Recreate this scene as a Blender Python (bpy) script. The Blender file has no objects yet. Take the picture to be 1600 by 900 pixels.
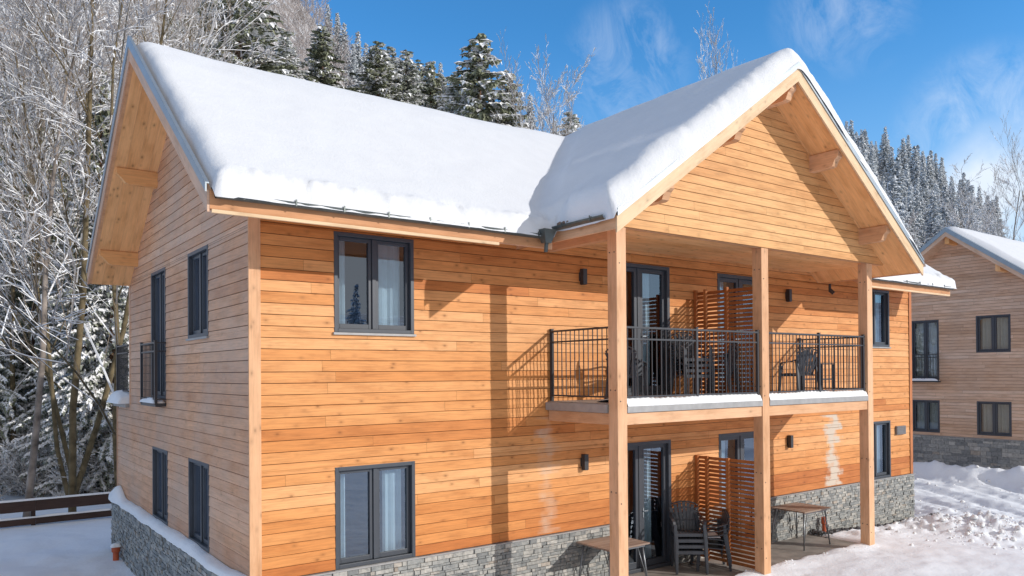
import bpy, math, random
import numpy as np
from mathutils import Vector, Matrix

random.seed(7)
rng = np.random.default_rng(7)
C = bpy.context.scene.collection
SC = bpy.context.scene
R = math.radians

# ------------------------------------------------------------------ noise
_P = rng.random((256, 256))
def vnoise(x, y):
    x = np.asarray(x, float); y = np.asarray(y, float)
    xi = np.floor(x).astype(int); yi = np.floor(y).astype(int)
    fx = x - xi; fy = y - yi
    fx = fx*fx*(3-2*fx); fy = fy*fy*(3-2*fy)
    a = _P[xi & 255, yi & 255]; b = _P[(xi+1) & 255, yi & 255]
    c = _P[xi & 255, (yi+1) & 255]; d = _P[(xi+1) & 255, (yi+1) & 255]
    return (a*(1-fx)+b*fx)*(1-fy)+(c*(1-fx)+d*fx)*fy
def fbm(x, y, oct=4, gain=.5):
    s = 0; a = 1; t = 0
    for i in range(oct):
        s = s + a*(vnoise(x*2**i+17.3*i, y*2**i+5.1*i)-.5); t += a; a *= gain
    return s/t*2
def sstep(a, b, x):
    t = np.clip((x-a)/(b-a), 0, 1); return t*t*(3-2*t)

# ------------------------------------------------------------------ materials
def newmat(name):
    m = bpy.data.materials.new(name); m.use_nodes = True
    nt = m.node_tree
    for n in list(nt.nodes): nt.nodes.remove(n)
    out = nt.nodes.new('ShaderNodeOutputMaterial')
    b = nt.nodes.new('ShaderNodeBsdfPrincipled')
    nt.links.new(b.outputs[0], out.inputs[0])
    return m, nt, b
def N(nt, t, **kw):
    n = nt.nodes.new(t)
    for k, v in kw.items():
        if k.startswith('i_'):
            key = k[2:].replace('_', ' ')
            n.inputs[int(key) if key.isdigit() else key].default_value = v
        else: setattr(n, k, v)
    return n
def L(nt, a, b): nt.links.new(a, b)
def ramp(nt, fac, stops):
    r = nt.nodes.new('ShaderNodeValToRGB'); cr = r.color_ramp
    while len(cr.elements) > 1: cr.elements.remove(cr.elements[-1])
    cr.elements[0].position = stops[0][0]; cr.elements[0].color = (*stops[0][1], 1)
    for p, c in stops[1:]:
        e = cr.elements.new(p); e.color = (*c, 1)
    if fac is not None: L(nt, fac, r.inputs[0])
    return r
def mixc(nt, fac, a, b, mode='MIX'):
    m = nt.nodes.new('ShaderNodeMix'); m.data_type = 'RGBA'; m.blend_type = mode
    for sock, v in ((m.inputs[0], fac), (m.inputs[6], a), (m.inputs[7], b)):
        if isinstance(v, (int, float)): sock.default_value = v
        elif isinstance(v, tuple): sock.default_value = (*v, 1)
        else: L(nt, v, sock)
    return m.outputs[2]
def math_(nt, op, a, b=None, c=None):
    m = nt.nodes.new('ShaderNodeMath'); m.operation = op
    for i, v in enumerate((a, b, c)):
        if v is None: continue
        if isinstance(v, (int, float)): m.inputs[i].default_value = v
        else: L(nt, v, m.inputs[i])
    return m.outputs[0]
def bump(nt, h, b, strength=.3, dist=.01):
    bn = N(nt, 'ShaderNodeBump'); bn.inputs['Strength'].default_value = strength
    bn.inputs['Distance'].default_value = dist
    L(nt, h, bn.inputs['Height']); L(nt, bn.outputs[0], b.inputs['Normal'])

def wood(name, cols, knot=.5, rough=.62, stain=None, gray=0.0, graincol=.75):
    """plank wood: UV u along the board in metres, v across; face attribute rnd picks the board tone"""
    m, nt, b = newmat(name)
    uv = N(nt, 'ShaderNodeUVMap'); uv.uv_map = 'UVMap'
    at = N(nt, 'ShaderNodeAttribute'); at.attribute_name = 'rnd'
    off = N(nt, 'ShaderNodeCombineXYZ'); L(nt, math_(nt, 'MULTIPLY', at.outputs['Fac'], 91.7), off.inputs[0]); L(nt, math_(nt, 'MULTIPLY', at.outputs['Fac'], 37.1), off.inputs[1])
    ad = N(nt, 'ShaderNodeVectorMath', operation='ADD'); L(nt, uv.outputs[0], ad.inputs[0]); L(nt, off.outputs[0], ad.inputs[1])
    mp = N(nt, 'ShaderNodeMapping'); mp.inputs['Scale'].default_value = (1.2, 26, 1); L(nt, ad.outputs[0], mp.inputs[0])
    gn = N(nt, 'ShaderNodeTexNoise', i_Scale=1.6, i_Detail=6.0, i_Roughness=.62, i_Distortion=.6); L(nt, mp.outputs[0], gn.inputs['Vector'])
    base = ramp(nt, at.outputs['Fac'], [(i/(len(cols)-1), c) for i, c in enumerate(cols)])
    g = ramp(nt, gn.outputs[0], [(.28, (graincol,)*3), (.55, (1, 1, 1)), (.78, (1.1, 1.08, 1.04))])
    col = mixc(nt, 1.0, base.outputs[0], g.outputs[0], 'MULTIPLY')
    # broad blotches along the board
    mp2 = N(nt, 'ShaderNodeMapping'); mp2.inputs['Scale'].default_value = (1, 3.5, 1); L(nt, ad.outputs[0], mp2.inputs[0])
    bn = N(nt, 'ShaderNodeTexNoise', i_Scale=1.5, i_Detail=4.0, i_Roughness=.6); L(nt, mp2.outputs[0], bn.inputs['Vector'])
    bl = ramp(nt, bn.outputs[0], [(.3, (.82, .76, .70)), (.5, (1, 1, 1)), (.72, (1.1, 1.12, 1.14))])
    col = mixc(nt, 1.0, col, bl.outputs[0], 'MULTIPLY')
    # knots
    mp3 = N(nt, 'ShaderNodeMapping'); mp3.inputs['Scale'].default_value = (1.0, 1.7, 1); L(nt, ad.outputs[0], mp3.inputs[0])
    vo = N(nt, 'ShaderNodeTexVoronoi', i_Scale=4.4); L(nt, mp3.outputs[0], vo.inputs['Vector'])
    kr = ramp(nt, vo.outputs['Distance'], [(0, (1, 1, 1)), (.07, (.95,)*3), (.12, (.45,)*3), (.22, (.16,)*3), (.34, (0, 0, 0))])
    kv = math_(nt, 'MULTIPLY', kr.outputs[0], knot)
    kg = N(nt, 'ShaderNodeSeparateColor'); L(nt, vo.outputs['Color'], kg.inputs[0])
    kv = math_(nt, 'MULTIPLY', kv, math_(nt, 'GREATER_THAN', kg.outputs[0], .42))
    col = mixc(nt, kv, col, tuple(c*.32 for c in cols[0]))
    geo = N(nt, 'ShaderNodeNewGeometry')
    if stain:   # weather stains (lime streaks) given in metres on the wall
        sp = N(nt, 'ShaderNodeSeparateXYZ'); L(nt, geo.outputs['Position'], sp.inputs[0])
        tot = None
        for (x0, w, z0, z1, amt, jag) in stain:
            row = math_(nt, 'FLOOR', math_(nt, 'MULTIPLY', sp.outputs[2], 1/.153))
            wn = N(nt, 'ShaderNodeTexWhiteNoise', noise_dimensions='1D'); L(nt, row, wn.inputs['W'])
            no = N(nt, 'ShaderNodeTexNoise', i_Scale=5.0, i_Detail=5.0); L(nt, geo.outputs['Position'], no.inputs['Vector'])
            ww = math_(nt, 'ADD', math_(nt, 'MULTIPLY', wn.outputs[0], jag), w*.55)
            ww = math_(nt, 'MULTIPLY', ww, math_(nt, 'ADD', math_(nt, 'MULTIPLY', no.outputs[0], 1.6), .15))
            wn2 = N(nt, 'ShaderNodeTexWhiteNoise', noise_dimensions='1D'); L(nt, math_(nt, 'ADD', row, 31.7), wn2.inputs['W'])
            xc = math_(nt, 'ADD', x0-jag*.45, math_(nt, 'MULTIPLY', wn2.outputs[0], jag*.9))
            dx = math_(nt, 'ABSOLUTE', math_(nt, 'SUBTRACT', sp.outputs[0], xc))
            k = math_(nt, 'SUBTRACT', ww, dx)
            k = math_(nt, 'MULTIPLY', k, 4.5); k = math_(nt, 'MINIMUM', math_(nt, 'MAXIMUM', k, 0.0), 1.0)
            k = math_(nt, 'MULTIPLY', k, math_(nt, 'LESS_THAN', sp.outputs[2], z1))
            k = math_(nt, 'MULTIPLY', k, math_(nt, 'GREATER_THAN', sp.outputs[2], z0))
            k = math_(nt, 'MULTIPLY', k, math_(nt, 'MULTIPLY', math_(nt, 'MULTIPLY', no.outputs[0], 1.45), amt))
            tot = k if tot is None else math_(nt, 'MAXIMUM', tot, k)
        col = mixc(nt, tot, col, (.60, .50, .40))
    if gray:
        gn2 = N(nt, 'ShaderNodeTexNoise', i_Scale=.9, i_Detail=5.0); L(nt, geo.outputs['Position'], gn2.inputs['Vector'])
        gf = ramp(nt, gn2.outputs[0], [(.35, (0, 0, 0)), (.7, (gray,)*3)])
        col = mixc(nt, gf.outputs[0], col, (.50, .40, .33))
    L(nt, col, b.inputs['Base Color'])
    b.inputs['Roughness'].default_value = rough
    b.inputs['Specular IOR Level'].default_value = .25
    bump(nt, gn.outputs[0], b, .25, .004)
    return m
def plain(name, c, rough=.5, metal=0, noise=.12, scale=8, spec=.5, bmp=0):
    m, nt, b = newmat(name)
    geo = N(nt, 'ShaderNodeNewGeometry')
    no = N(nt, 'ShaderNodeTexNoise', i_Scale=scale, i_Detail=5.0); L(nt, geo.outputs['Position'], no.inputs['Vector'])
    r = ramp(nt, no.outputs[0], [(.3, tuple(x*(1-noise) for x in c)), (.7, tuple(min(1, x*(1+noise)) for x in c))])
    L(nt, r.outputs[0], b.inputs['Base Color'])
    b.inputs['Roughness'].default_value = rough; b.inputs['Metallic'].default_value = metal
    b.inputs['Specular IOR Level'].default_value = spec
    if bmp: bump(nt, no.outputs[0], b, bmp, .01)
    return m
def snowmat(name, c=(.90, .905, .91), fine=.35, big=.5, dist=.03, mottled=0):
    m, nt, b = newmat(name)
    geo = N(nt, 'ShaderNodeNewGeometry')
    n1 = N(nt, 'ShaderNodeTexNoise', i_Scale=22.0, i_Detail=8.0, i_Roughness=.65); L(nt, geo.outputs['Position'], n1.inputs['Vector'])
    n2 = N(nt, 'ShaderNodeTexNoise', i_Scale=2.6, i_Detail=5.0); L(nt, geo.outputs['Position'], n2.inputs['Vector'])
    h = math_(nt, 'ADD', math_(nt, 'MULTIPLY', n1.outputs[0], fine), math_(nt, 'MULTIPLY', n2.outputs[0], big))
    r = ramp(nt, n2.outputs[0], [(.3, tuple(x*.96 for x in c)), (.7, c)])
    L(nt, r.outputs[0], b.inputs['Base Color'])
    b.inputs['Roughness'].default_value = .75; b.inputs['Specular IOR Level'].default_value = .15
    bump(nt, h, b, .55, dist)
    return m

M = {}
M['siding'] = wood('siding_larch', [(.52, .172, .045), (.64, .250, .072), (.70, .300, .098), (.74, .340, .125), (.78, .395, .165)], knot=.62,
                   stain=[(13.66, .24, 1.0, 2.66, 1.45, .34), (5.0, .16, 1.0, 2.95, .50, .22)])
M['siding_aged'] = wood('siding_weathered', [(.58, .285, .150), (.66, .345, .19), (.72, .395, .225), (.78, .47, .30)], knot=.35, gray=.5)  # left wall's own weathered wood, greyed in patches
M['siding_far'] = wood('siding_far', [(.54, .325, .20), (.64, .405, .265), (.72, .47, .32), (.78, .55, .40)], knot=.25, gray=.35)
M['groove'] = plain('board_gap', (.20, .085, .030), .9)
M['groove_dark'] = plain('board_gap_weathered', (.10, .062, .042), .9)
M['beam'] = wood('spruce_beam', [(.66, .36, .19), (.72, .41, .225), (.76, .45, .26)], knot=.55, graincol=.85)
M['barge'] = wood('bargeboard', [(.74, .52, .31), (.78, .56, .35)], knot=.5, graincol=.9)
M['soffit'] = wood('soffit_boards', [(.82, .42, .17), (.88, .48, .21), (.92, .53, .25)], knot=.75, graincol=.85)
M['fascia'] = wood('fascia_board', [(.58, .27, .12), (.64, .31, .145)], knot=.5, graincol=.85)
M['screen'] = wood('cedar_screen', [(.38, .115, .032), (.46, .155, .045), (.52, .19, .06)], knot=.2)
M['anth'] = plain('anthracite_frame', (.055, .062, .075), .42, 0, .05)
M['rail'] = plain('railing_metal', (.045, .045, .05), .4, .2, .1)
M['flash'] = plain('grey_flashing', (.33, .37, .40), .4, .5, .06)
M['deckedge'] = plain('deck_edge_metal', (.34, .33, .32), .5, .2, .1)
M['gutter'] = plain('gutter_metal', (.10, .115, .11), .4, .5, .2)
M['tile'] = plain('roof_tile', (.26, .17, .12), .8, 0, .3)
M['concrete'] = plain('terrace_concrete', (.26, .23, .20), .85, 0, .3, 3, bmp=.3)
M['curtain'] = plain('curtain', (.85, .90, .87), .9, 0, .05)
M['curtain_f'] = plain('curtain_cream', (.62, .60, .52), .9, 0, .05)
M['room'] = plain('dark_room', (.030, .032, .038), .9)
M['lamp'] = plain('lamp_metal', (.035, .033, .035), .45)
M['plastic'] = plain('grey_plastic', (.052, .056, .066), .38, 0, .1)
M['ttop'] = wood('table_top', [(.28, .20, .155), (.36, .27, .21)], knot=.1, graincol=.9)
M['tleg'] = plain('table_leg_metal', (.20, .21, .22), .35, .5)
M['terracotta'] = plain('red_pipe', (.50, .10, .035), .55)
M['fence'] = wood('fence_wood', [(.060, .036, .028), (.085, .05, .04)], knot=.1)
M['snow'] = snowmat('snow_roof', (.77, .775, .79), fine=.45, big=.35, dist=.035)
M['snow_g'] = snowmat('snow_loose', fine=.7, big=.9, dist=.045)
M['barksp'] = plain('spruce_bark', (.16, .09, .055), .9, 0, .4, 5, .2, .4)
M['bark'] = plain('bare_bark', (.15, .115, .065), .9, 0, .5, 4, .2, .4)
M['birchbark'] = plain('birch_bark', (.24, .20, .17), .85, 0, .6, 3, .2)
M['twig'] = plain('twig', (.30, .235, .175), .9, 0, .3, 3, .2)
M['twigf'] = plain('frosted_twig', (.40, .35, .33), .9, 0, .45, .6, .1)
M['needle'] = plain('spruce_needles', (.25, .265, .21), .8, 0, .5, 1.4, .2)
M['needle2'] = plain('spruce_needles_olive', (.21, .22, .145), .8, 0, .5, 1.4, .2)
M['needle_hazed'] = plain('far_needles_hazed', (.36, .395, .42), .85, 0, .45, .25, .1)  # paleness of distant air is put into this needle colour
M['tsnow'] = plain('branch_snow', (.90, .89, .89), .8, 0, .05, 3, .1)
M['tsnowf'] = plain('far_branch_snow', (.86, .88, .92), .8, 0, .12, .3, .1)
M['pebble'] = plain('dark_pebble', (.09, .09, .095), .8, 0, .4, 10)
M['vent'] = plain('vent_grey', (.17, .16, .16), .5)

def stonemat():
    m, nt, b = newmat('ledge_stone')
    at = N(nt, 'ShaderNodeAttribute'); at.attribute_name = 'rnd'
    geo = N(nt, 'ShaderNodeNewGeometry')
    no = N(nt, 'ShaderNodeTexNoise', i_Scale=14.0, i_Detail=8.0, i_Roughness=.7); L(nt, geo.outputs['Position'], no.inputs['Vector'])
    base = ramp(nt, at.outputs['Fac'], [(0, (.20, .205, .20)), (.25, (.28, .285, .275)), (.5, (.33, .33, .31)), (.75, (.39, .375, .34)), (.93, (.47, .45, .41)), (1, (.36, .30, .24))])
    g = ramp(nt, no.outputs[0], [(.3, (.55, .56, .58)), (.5, (1, 1, 1)), (.75, (1.35, 1.33, 1.3))])
    L(nt, mixc(nt, 1.0, base.outputs[0], g.outputs[0], 'MULTIPLY'), b.inputs['Base Color'])
    b.inputs['Roughness'].default_value = .85
    bump(nt, no.outputs[0], b, .8, .02)
    return m
M['stone'] = stonemat()
def glassmat(name, tint, base=.22, rough=.0):
    m, nt, b = newmat(name)
    nt.nodes.remove(b)
    out = [n for n in nt.nodes if n.type == 'OUTPUT_MATERIAL'][0]
    gl = N(nt, 'ShaderNodeBsdfGlossy'); gl.inputs['Roughness'].default_value = rough; gl.inputs['Color'].default_value = (.72, .84, 1, 1)
    tr = N(nt, 'ShaderNodeBsdfTransparent'); tr.inputs['Color'].default_value = (*tint, 1)
    geo = N(nt, 'ShaderNodeNewGeometry'); no = N(nt, 'ShaderNodeTexNoise', i_Scale=1.4, i_Detail=1.0); L(nt, geo.outputs['Position'], no.inputs['Vector'])
    bu = N(nt, 'ShaderNodeBump'); bu.inputs['Strength'].default_value = .12; bu.inputs['Distance'].default_value = .02; L(nt, no.outputs[0], bu.inputs['Height']); L(nt, bu.outputs[0], gl.inputs['Normal'])
    lw = N(nt, 'ShaderNodeFresnel'); lw.inputs['IOR'].default_value = 1.5
    f = math_(nt, 'ADD', math_(nt, 'MULTIPLY', lw.outputs[0], 1.3), base)
    mx = N(nt, 'ShaderNodeMixShader'); L(nt, f, mx.inputs[0]); L(nt, tr.outputs[0], mx.inputs[1]); L(nt, gl.outputs[0], mx.inputs[2])
    L(nt, mx.outputs[0], out.inputs[0])
    return m
M['glass'] = glassmat('window_glass', (.66, .76, .84), .17)
M['glass_f'] = glassmat('window_glass_far', (.66, .72, .74), .10)

# ------------------------------------------------------------------ mesh builder
class MB:
    def __init__(s): s.v = []; s.f = []; s.uv = []; s.r = []; s.m = []
    def face(s, idx, uv=None, rnd=None, mi=0):
        s.f.append(idx); s.uv.append(uv or [(0, 0)]*len(idx)); s.r.append(random.random() if rnd is None else rnd); s.m.append(mi)
    def poly(s, pts, uv=None, rnd=None, mi=0):
        n = len(s.v); s.v.extend([tuple(p) for p in pts])
        if uv is None:
            p0 = Vector(pts[0]); e = Vector(pts[1])-p0; l = e.length or 1; e = e/l
            nn = e.cross(Vector(pts[2])-p0)
            q = nn.cross(e); q = q/(q.length or 1)
            uv = [((Vector(p)-p0).dot(e), (Vector(p)-p0).dot(q)) for p in pts]
        s.face(list(range(n, n+len(pts))), uv, rnd, mi)
    def hexa(s, c, rnd=None, mi=0, long=None):
        """c: 8 corners, order (---,+--,++-,-+-, --+,+-+,+++,-++)"""
        n = len(s.v); s.v.extend([tuple(p) for p in c])
        V = [Vector(p) for p in c]
        ax = [(V[1]-V[0]), (V[3]-V[0]), (V[4]-V[0])]
        ln = [a.length for a in ax]
        la = max(range(3), key=lambda i: ln[i]) if long is None else long
        rnd = random.random() if rnd is None else rnd
        du = ax[la].normalized() if ln[la] > 0 else Vector((1, 0, 0))
        for q in ((0, 3, 2, 1), (4, 5, 6, 7), (0, 1, 5, 4), (2, 3, 7, 6), (1, 2, 6, 5), (3, 0, 4, 7)):
            P0 = V[q[0]]; e1 = V[q[1]]-V[q[0]]; e2 = V[q[3]]-V[q[0]]
            a, b_ = (e1, e2) if abs(e1.normalized().dot(du)) > abs(e2.normalized().dot(du)) else (e2, e1)
            a = a.normalized(); b_ = b_.normalized()
            uv = [((V[i]-V[0]).dot(du) + (0 if abs(a.dot(du)) > .5 else (V[i]-P0).dot(a)), (V[i]-P0).dot(b_)) for i in q]
            s.face([n+i for i in q], uv, rnd, mi)
    def box(s, x0, x1, y0, y1, z0, z1, rnd=None, mi=0, long=None):
        s.hexa([(x0, y0, z0), (x1, y0, z0), (x1, y1, z0), (x0, y1, z0), (x0, y0, z1), (x1, y0, z1), (x1, y1, z1), (x0, y1, z1)], rnd, mi, long)
    def pbox(s, P, u0, u1, z0, z1, d0, d1, rnd=None, mi=0, long=None):
        s.hexa([P(u0, z0, d0), P(u1, z0, d0), P(u1, z0, d1), P(u0, z0, d1), P(u0, z1, d0), P(u1, z1, d0), P(u1, z1, d1), P(u0, z1, d1)], rnd, mi, long)
    def bar(s, p, q, w, h, up=(0, 0, 1), rnd=None, mi=0):
        p = Vector(p); q = Vector(q); d = (q-p).normalized(); up = Vector(up)
        side = d.cross(up)
        if side.length < 1e-4: side = d.cross(Vector((1, 0, 0)))
        side.normalize(); u = side.cross(d)
        a = side*w/2; b = u*h/2
        s.hexa([p-a-b, q-a-b, q+a-b, p+a-b, p-a+b, q-a+b, q+a+b, p+a+b], rnd, mi, 0)
    def prism(s, poly, ext, rnd=None, mi=0):
        """poly: list of 3D points (planar), ext: vector"""
        n = len(poly); A = [Vector(p) for p in poly]; E_ = Vector(ext); B = [p+E_ for p in A]
        rnd = random.random() if rnd is None else rnd
        s.poly(A[::-1], None, rnd, mi); s.poly(B, None, rnd, mi)
        for i in range(n):
            j = (i+1) % n
            s.poly([A[i], B[i], B[j], A[j]], [(0, 0), (E_.length, 0), (E_.length, (A[j]-A[i]).length), (0, (A[j]-A[i]).length)], rnd, mi)
    def tube(s, pts, rad, n=8, cap=True, rnd=None, mi=0):
        pts = [Vector(p) for p in pts]
        rnd = random.random() if rnd is None else rnd
        base = len(s.v); ref = Vector((0, 0, 1))
        for i, p in enumerate(pts):
            d = (pts[min(i+1, len(pts)-1)]-pts[max(i-1, 0)]).normalized()
            rf = ref if abs(d.z) < .95 else Vector((1, 0, 0))
            a = d.cross(rf).normalized(); b = a.cross(d)
            r = rad[i] if isinstance(rad, (list, tuple)) else rad
            for k in range(n):
                t = 2*math.pi*k/n
                s.v.append(tuple(p+(a*math.cos(t)+b*math.sin(t))*r))
        for i in range(len(pts)-1):
            for k in range(n):
                k2 = (k+1) % n
                s.face([base+i*n+k, base+i*n+k2, base+(i+1)*n+k2, base+(i+1)*n+k], [(0, 0)]*4, rnd, mi)
        if cap:
            s.face([base+k for k in range(n)][::-1], None, rnd, mi); s.face([base+(len(pts)-1)*n+k for k in range(n)], None, rnd, mi)
    def mesh(s, name, mats, smooth=False):
        me = bpy.data.meshes.new(name)
        me.from_pydata(s.v, [], s.f)
        uvl = me.uv_layers.new(name='UVMap')
        flat = [c for f in s.uv for p in f for c in p]
        uvl.data.foreach_set('uv', flat)
        a = me.attributes.new('rnd', 'FLOAT', 'FACE'); a.data.foreach_set('value', s.r)
        for m in mats: me.materials.append(m)
        me.polygons.foreach_set('material_index', s.m)
        if smooth: me.polygons.foreach_set('use_smooth', [True]*len(s.f))
        me.update()
        return me
    def build(s, name, mats, parent=None, smooth=False, bevel=0):
        if not isinstance(mats, (list, tuple)): mats = [mats]
        o = bpy.data.objects.new(name, s.mesh(name, mats, smooth)); C.objects.link(o)
        if parent is not None: o.parent = parent
        if bevel:
            b = o.modifiers.new('bevel', 'BEVEL'); b.width = bevel; b.segments = 2; b.limit_method = 'ANGLE'
        return o
def tag(o, label=None, cat=None, group=None, kind=None):
    if label: o['label'] = label
    if cat: o['category'] = cat
    if group: o['group'] = group
    if kind: o['kind'] = kind
    return o
def empty(name, loc=(0, 0, 0), rz=0, **k):
    o = bpy.data.objects.new(name, None); C.objects.link(o); o.location = loc; o.rotation_euler = (0, 0, rz)
    o.empty_display_size = .2
    return tag(o, **k)
def copy_tree(o, parent=None):
    c = o.copy(); C.objects.link(c)
    if parent is not None: c.parent = parent
    for ch in list(o.children): copy_tree(ch, c)
    return c
def gridmesh(name, X, Y, Z, mat, keep=None, parent=None, smooth=True):
    ny, nx = X.shape
    V = np.stack([X, Y, Z], -1).reshape(-1, 3)
    i = np.arange((ny-1)*(nx-1)); r = i//(nx-1); c = i % (nx-1)
    F = np.stack([r*nx+c, r*nx+c+1, (r+1)*nx+c+1, (r+1)*nx+c], 1)
    if keep is not None:
        kk = keep.reshape(-1); F = F[kk[F].all(1)]
        used = np.unique(F); remap = -np.ones(len(V), int); remap[used] = np.arange(len(used))
        V = V[used]; F = remap[F]
    me = bpy.data.meshes.new(name)
    me.vertices.add(len(V)); me.vertices.foreach_set('co', V.ravel())
    me.loops.add(F.size); me.loops.foreach_set('vertex_index', F.ravel().astype(np.int32))
    me.polygons.add(len(F)); me.polygons.foreach_set('loop_start', (np.arange(len(F))*4).astype(np.int32))
    me.polygons.foreach_set('use_smooth', np.ones(len(F), bool) if smooth else np.zeros(len(F), bool))
    me.update(calc_edges=True); me.validate()
    me.materials.append(mat)
    o = bpy.data.objects.new(name, me); C.objects.link(o)
    if parent is not None: o.parent = parent
    return o

# ------------------------------------------------------------------ camera
f_, cyp, a_, CX, CY, pit, rol, CZ = 1209.8831, 572.6673, .932184534, -3.27428126, -10.1454229, 7.71637649e-03, 7.16833543e-03, 3.7
fw = Vector((math.cos(a_), math.sin(a_), 0)); rt = Vector((math.sin(a_), -math.cos(a_), 0)); up = Vector((0, 0, 1))
Fd = fw*math.cos(pit)+up*math.sin(pit); Ud = -fw*math.sin(pit)+up*math.cos(pit)
R2 = rt*math.cos(rol)-Ud*math.sin(rol); U2 = rt*math.sin(rol)+Ud*math.cos(rol)
cam = bpy.data.cameras.new('camera'); co = bpy.data.objects.new('camera', cam); C.objects.link(co)
co.matrix_world = Matrix(((R2.x, U2.x, -Fd.x, CX), (R2.y, U2.y, -Fd.y, CY), (R2.z, U2.z, -Fd.z, CZ), (0, 0, 0, 1)))
cam.sensor_width = 36; cam.lens = f_*36/1600; cam.shift_y = (cyp-450)/1600; cam.clip_end = 3000; cam.clip_start = .1
SC.camera = co

# ------------------------------------------------------------------ light and sky
sd = Vector((-.527, .767, -.362)).normalized()       # direction the light travels
sun = bpy.data.lights.new('sun', 'SUN'); so = bpy.data.objects.new('sun', sun); C.objects.link(so)
sun.energy = 3.25; sun.angle = R(.5); sun.color = (1, .97, .925)
so.rotation_euler = sd.to_track_quat('-Z', 'Y').to_euler(); so.location = (20, -30, 30)
W = bpy.data.worlds.new('World'); SC.world = W; W.use_nodes = True
nt = W.node_tree
for n in list(nt.nodes): nt.nodes.remove(n)
wo = N(nt, 'ShaderNodeOutputWorld'); bg = N(nt, 'ShaderNodeBackground'); bg.inputs['Strength'].default_value = .15
L(nt, bg.outputs[0], wo.inputs[0])
sky = N(nt, 'ShaderNodeTexSky'); sky.sky_type = 'NISHITA'; sky.sun_disc = False
ts = -sd
sky.sun_elevation = math.asin(ts.z); sky.sun_rotation = math.atan2(ts.x, ts.y)
sky.altitude = 900; sky.air_density = 1.0; sky.dust_density = .4; sky.ozone_density = 2.5
tc = N(nt, 'ShaderNodeTexCoord')
skyc = mixc(nt, 1.0, sky.outputs[0], (.46, 1.13, 1.50), 'MULTIPLY')
# thin wisps, placed by direction
def sky_mask(dirs):
    tot = None
    for (dx, dy, dz), inner, outer, amt in dirs:
        dv = Vector((dx, dy, dz)).normalized()
        dt = N(nt, 'ShaderNodeVectorMath', operation='DOT_PRODUCT'); L(nt, tc.outputs['Generated'], dt.inputs[0]); dt.inputs[1].default_value = dv
        mr = N(nt, 'ShaderNodeMapRange'); mr.interpolation_type = 'SMOOTHSTEP'
        L(nt, dt.outputs['Value'], mr.inputs[0]); mr.inputs[1].default_value = math.cos(R(outer)); mr.inputs[2].default_value = math.cos(R(inner)); mr.inputs[3].default_value = 0; mr.inputs[4].default_value = amt
        tot = mr.outputs[0] if tot is None else math_(nt, 'MAXIMUM', tot, mr.outputs[0])
    return tot
cm = sky_mask([((.655, .650, .365), .5, 5, .30), ((.80, .46, .40), .5, 5, .30), ((.90, .36, .25), 1, 6, .45)])
fill_glow = sky_mask([((-.05, -.85, .40), 25, 88, 1.0)])   # unseen glow added behind the camera to lift shadows on the front
mp = N(nt, 'ShaderNodeMapping'); mp.inputs['Rotation'].default_value = (.5, .3, .9); mp.inputs['Scale'].default_value = (3.2, 15, 9); L(nt, tc.outputs['Generated'], mp.inputs[0])
cn = N(nt, 'ShaderNodeTexNoise', i_Scale=1.3, i_Detail=12.0, i_Roughness=.66, i_Distortion=1.1); L(nt, mp.outputs[0], cn.inputs['Vector'])
cr = ramp(nt, cn.outputs[0], [(.40, (0, 0, 0)), (.75, (1, 1, 1))])
cs = N(nt, 'ShaderNodeTexNoise', i_Scale=4.5, i_Detail=7.0, i_Roughness=.55); L(nt, tc.outputs['Generated'], cs.inputs['Vector'])
cs2 = ramp(nt, cs.outputs[0], [(.30, (0, 0, 0)), (.52, (1, 1, 1))])
cm2 = sky_mask([((.945, .31, .15), 2.5, 9, 1.25), ((-.6, .6, .25), 5, 25, .5)])
cf = math_(nt, 'MINIMUM', math_(nt, 'MAXIMUM', math_(nt, 'MULTIPLY', cr.outputs[0], cm), math_(nt, 'MULTIPLY', cs2.outputs[0], cm2)), .92)
col = mixc(nt, cf, skyc, (6.9, 7.2, 7.7))
sz = N(nt, 'ShaderNodeSeparateXYZ'); L(nt, tc.outputs['Generated'], sz.inputs[0])
hm = N(nt, 'ShaderNodeMapRange'); hm.interpolation_type = 'SMOOTHSTEP'; L(nt, sz.outputs[2], hm.inputs[0]); hm.inputs[1].default_value = .42; hm.inputs[2].default_value = .02; hm.inputs[3].default_value = 0; hm.inputs[4].default_value = .55
col = mixc(nt, hm.outputs[0], col, (3.4, 4.6, 5.8))
col = mixc(nt, fill_glow, col, (4.4, 4.25, 4.15))
L(nt, col, bg.inputs['Color'])

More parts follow.
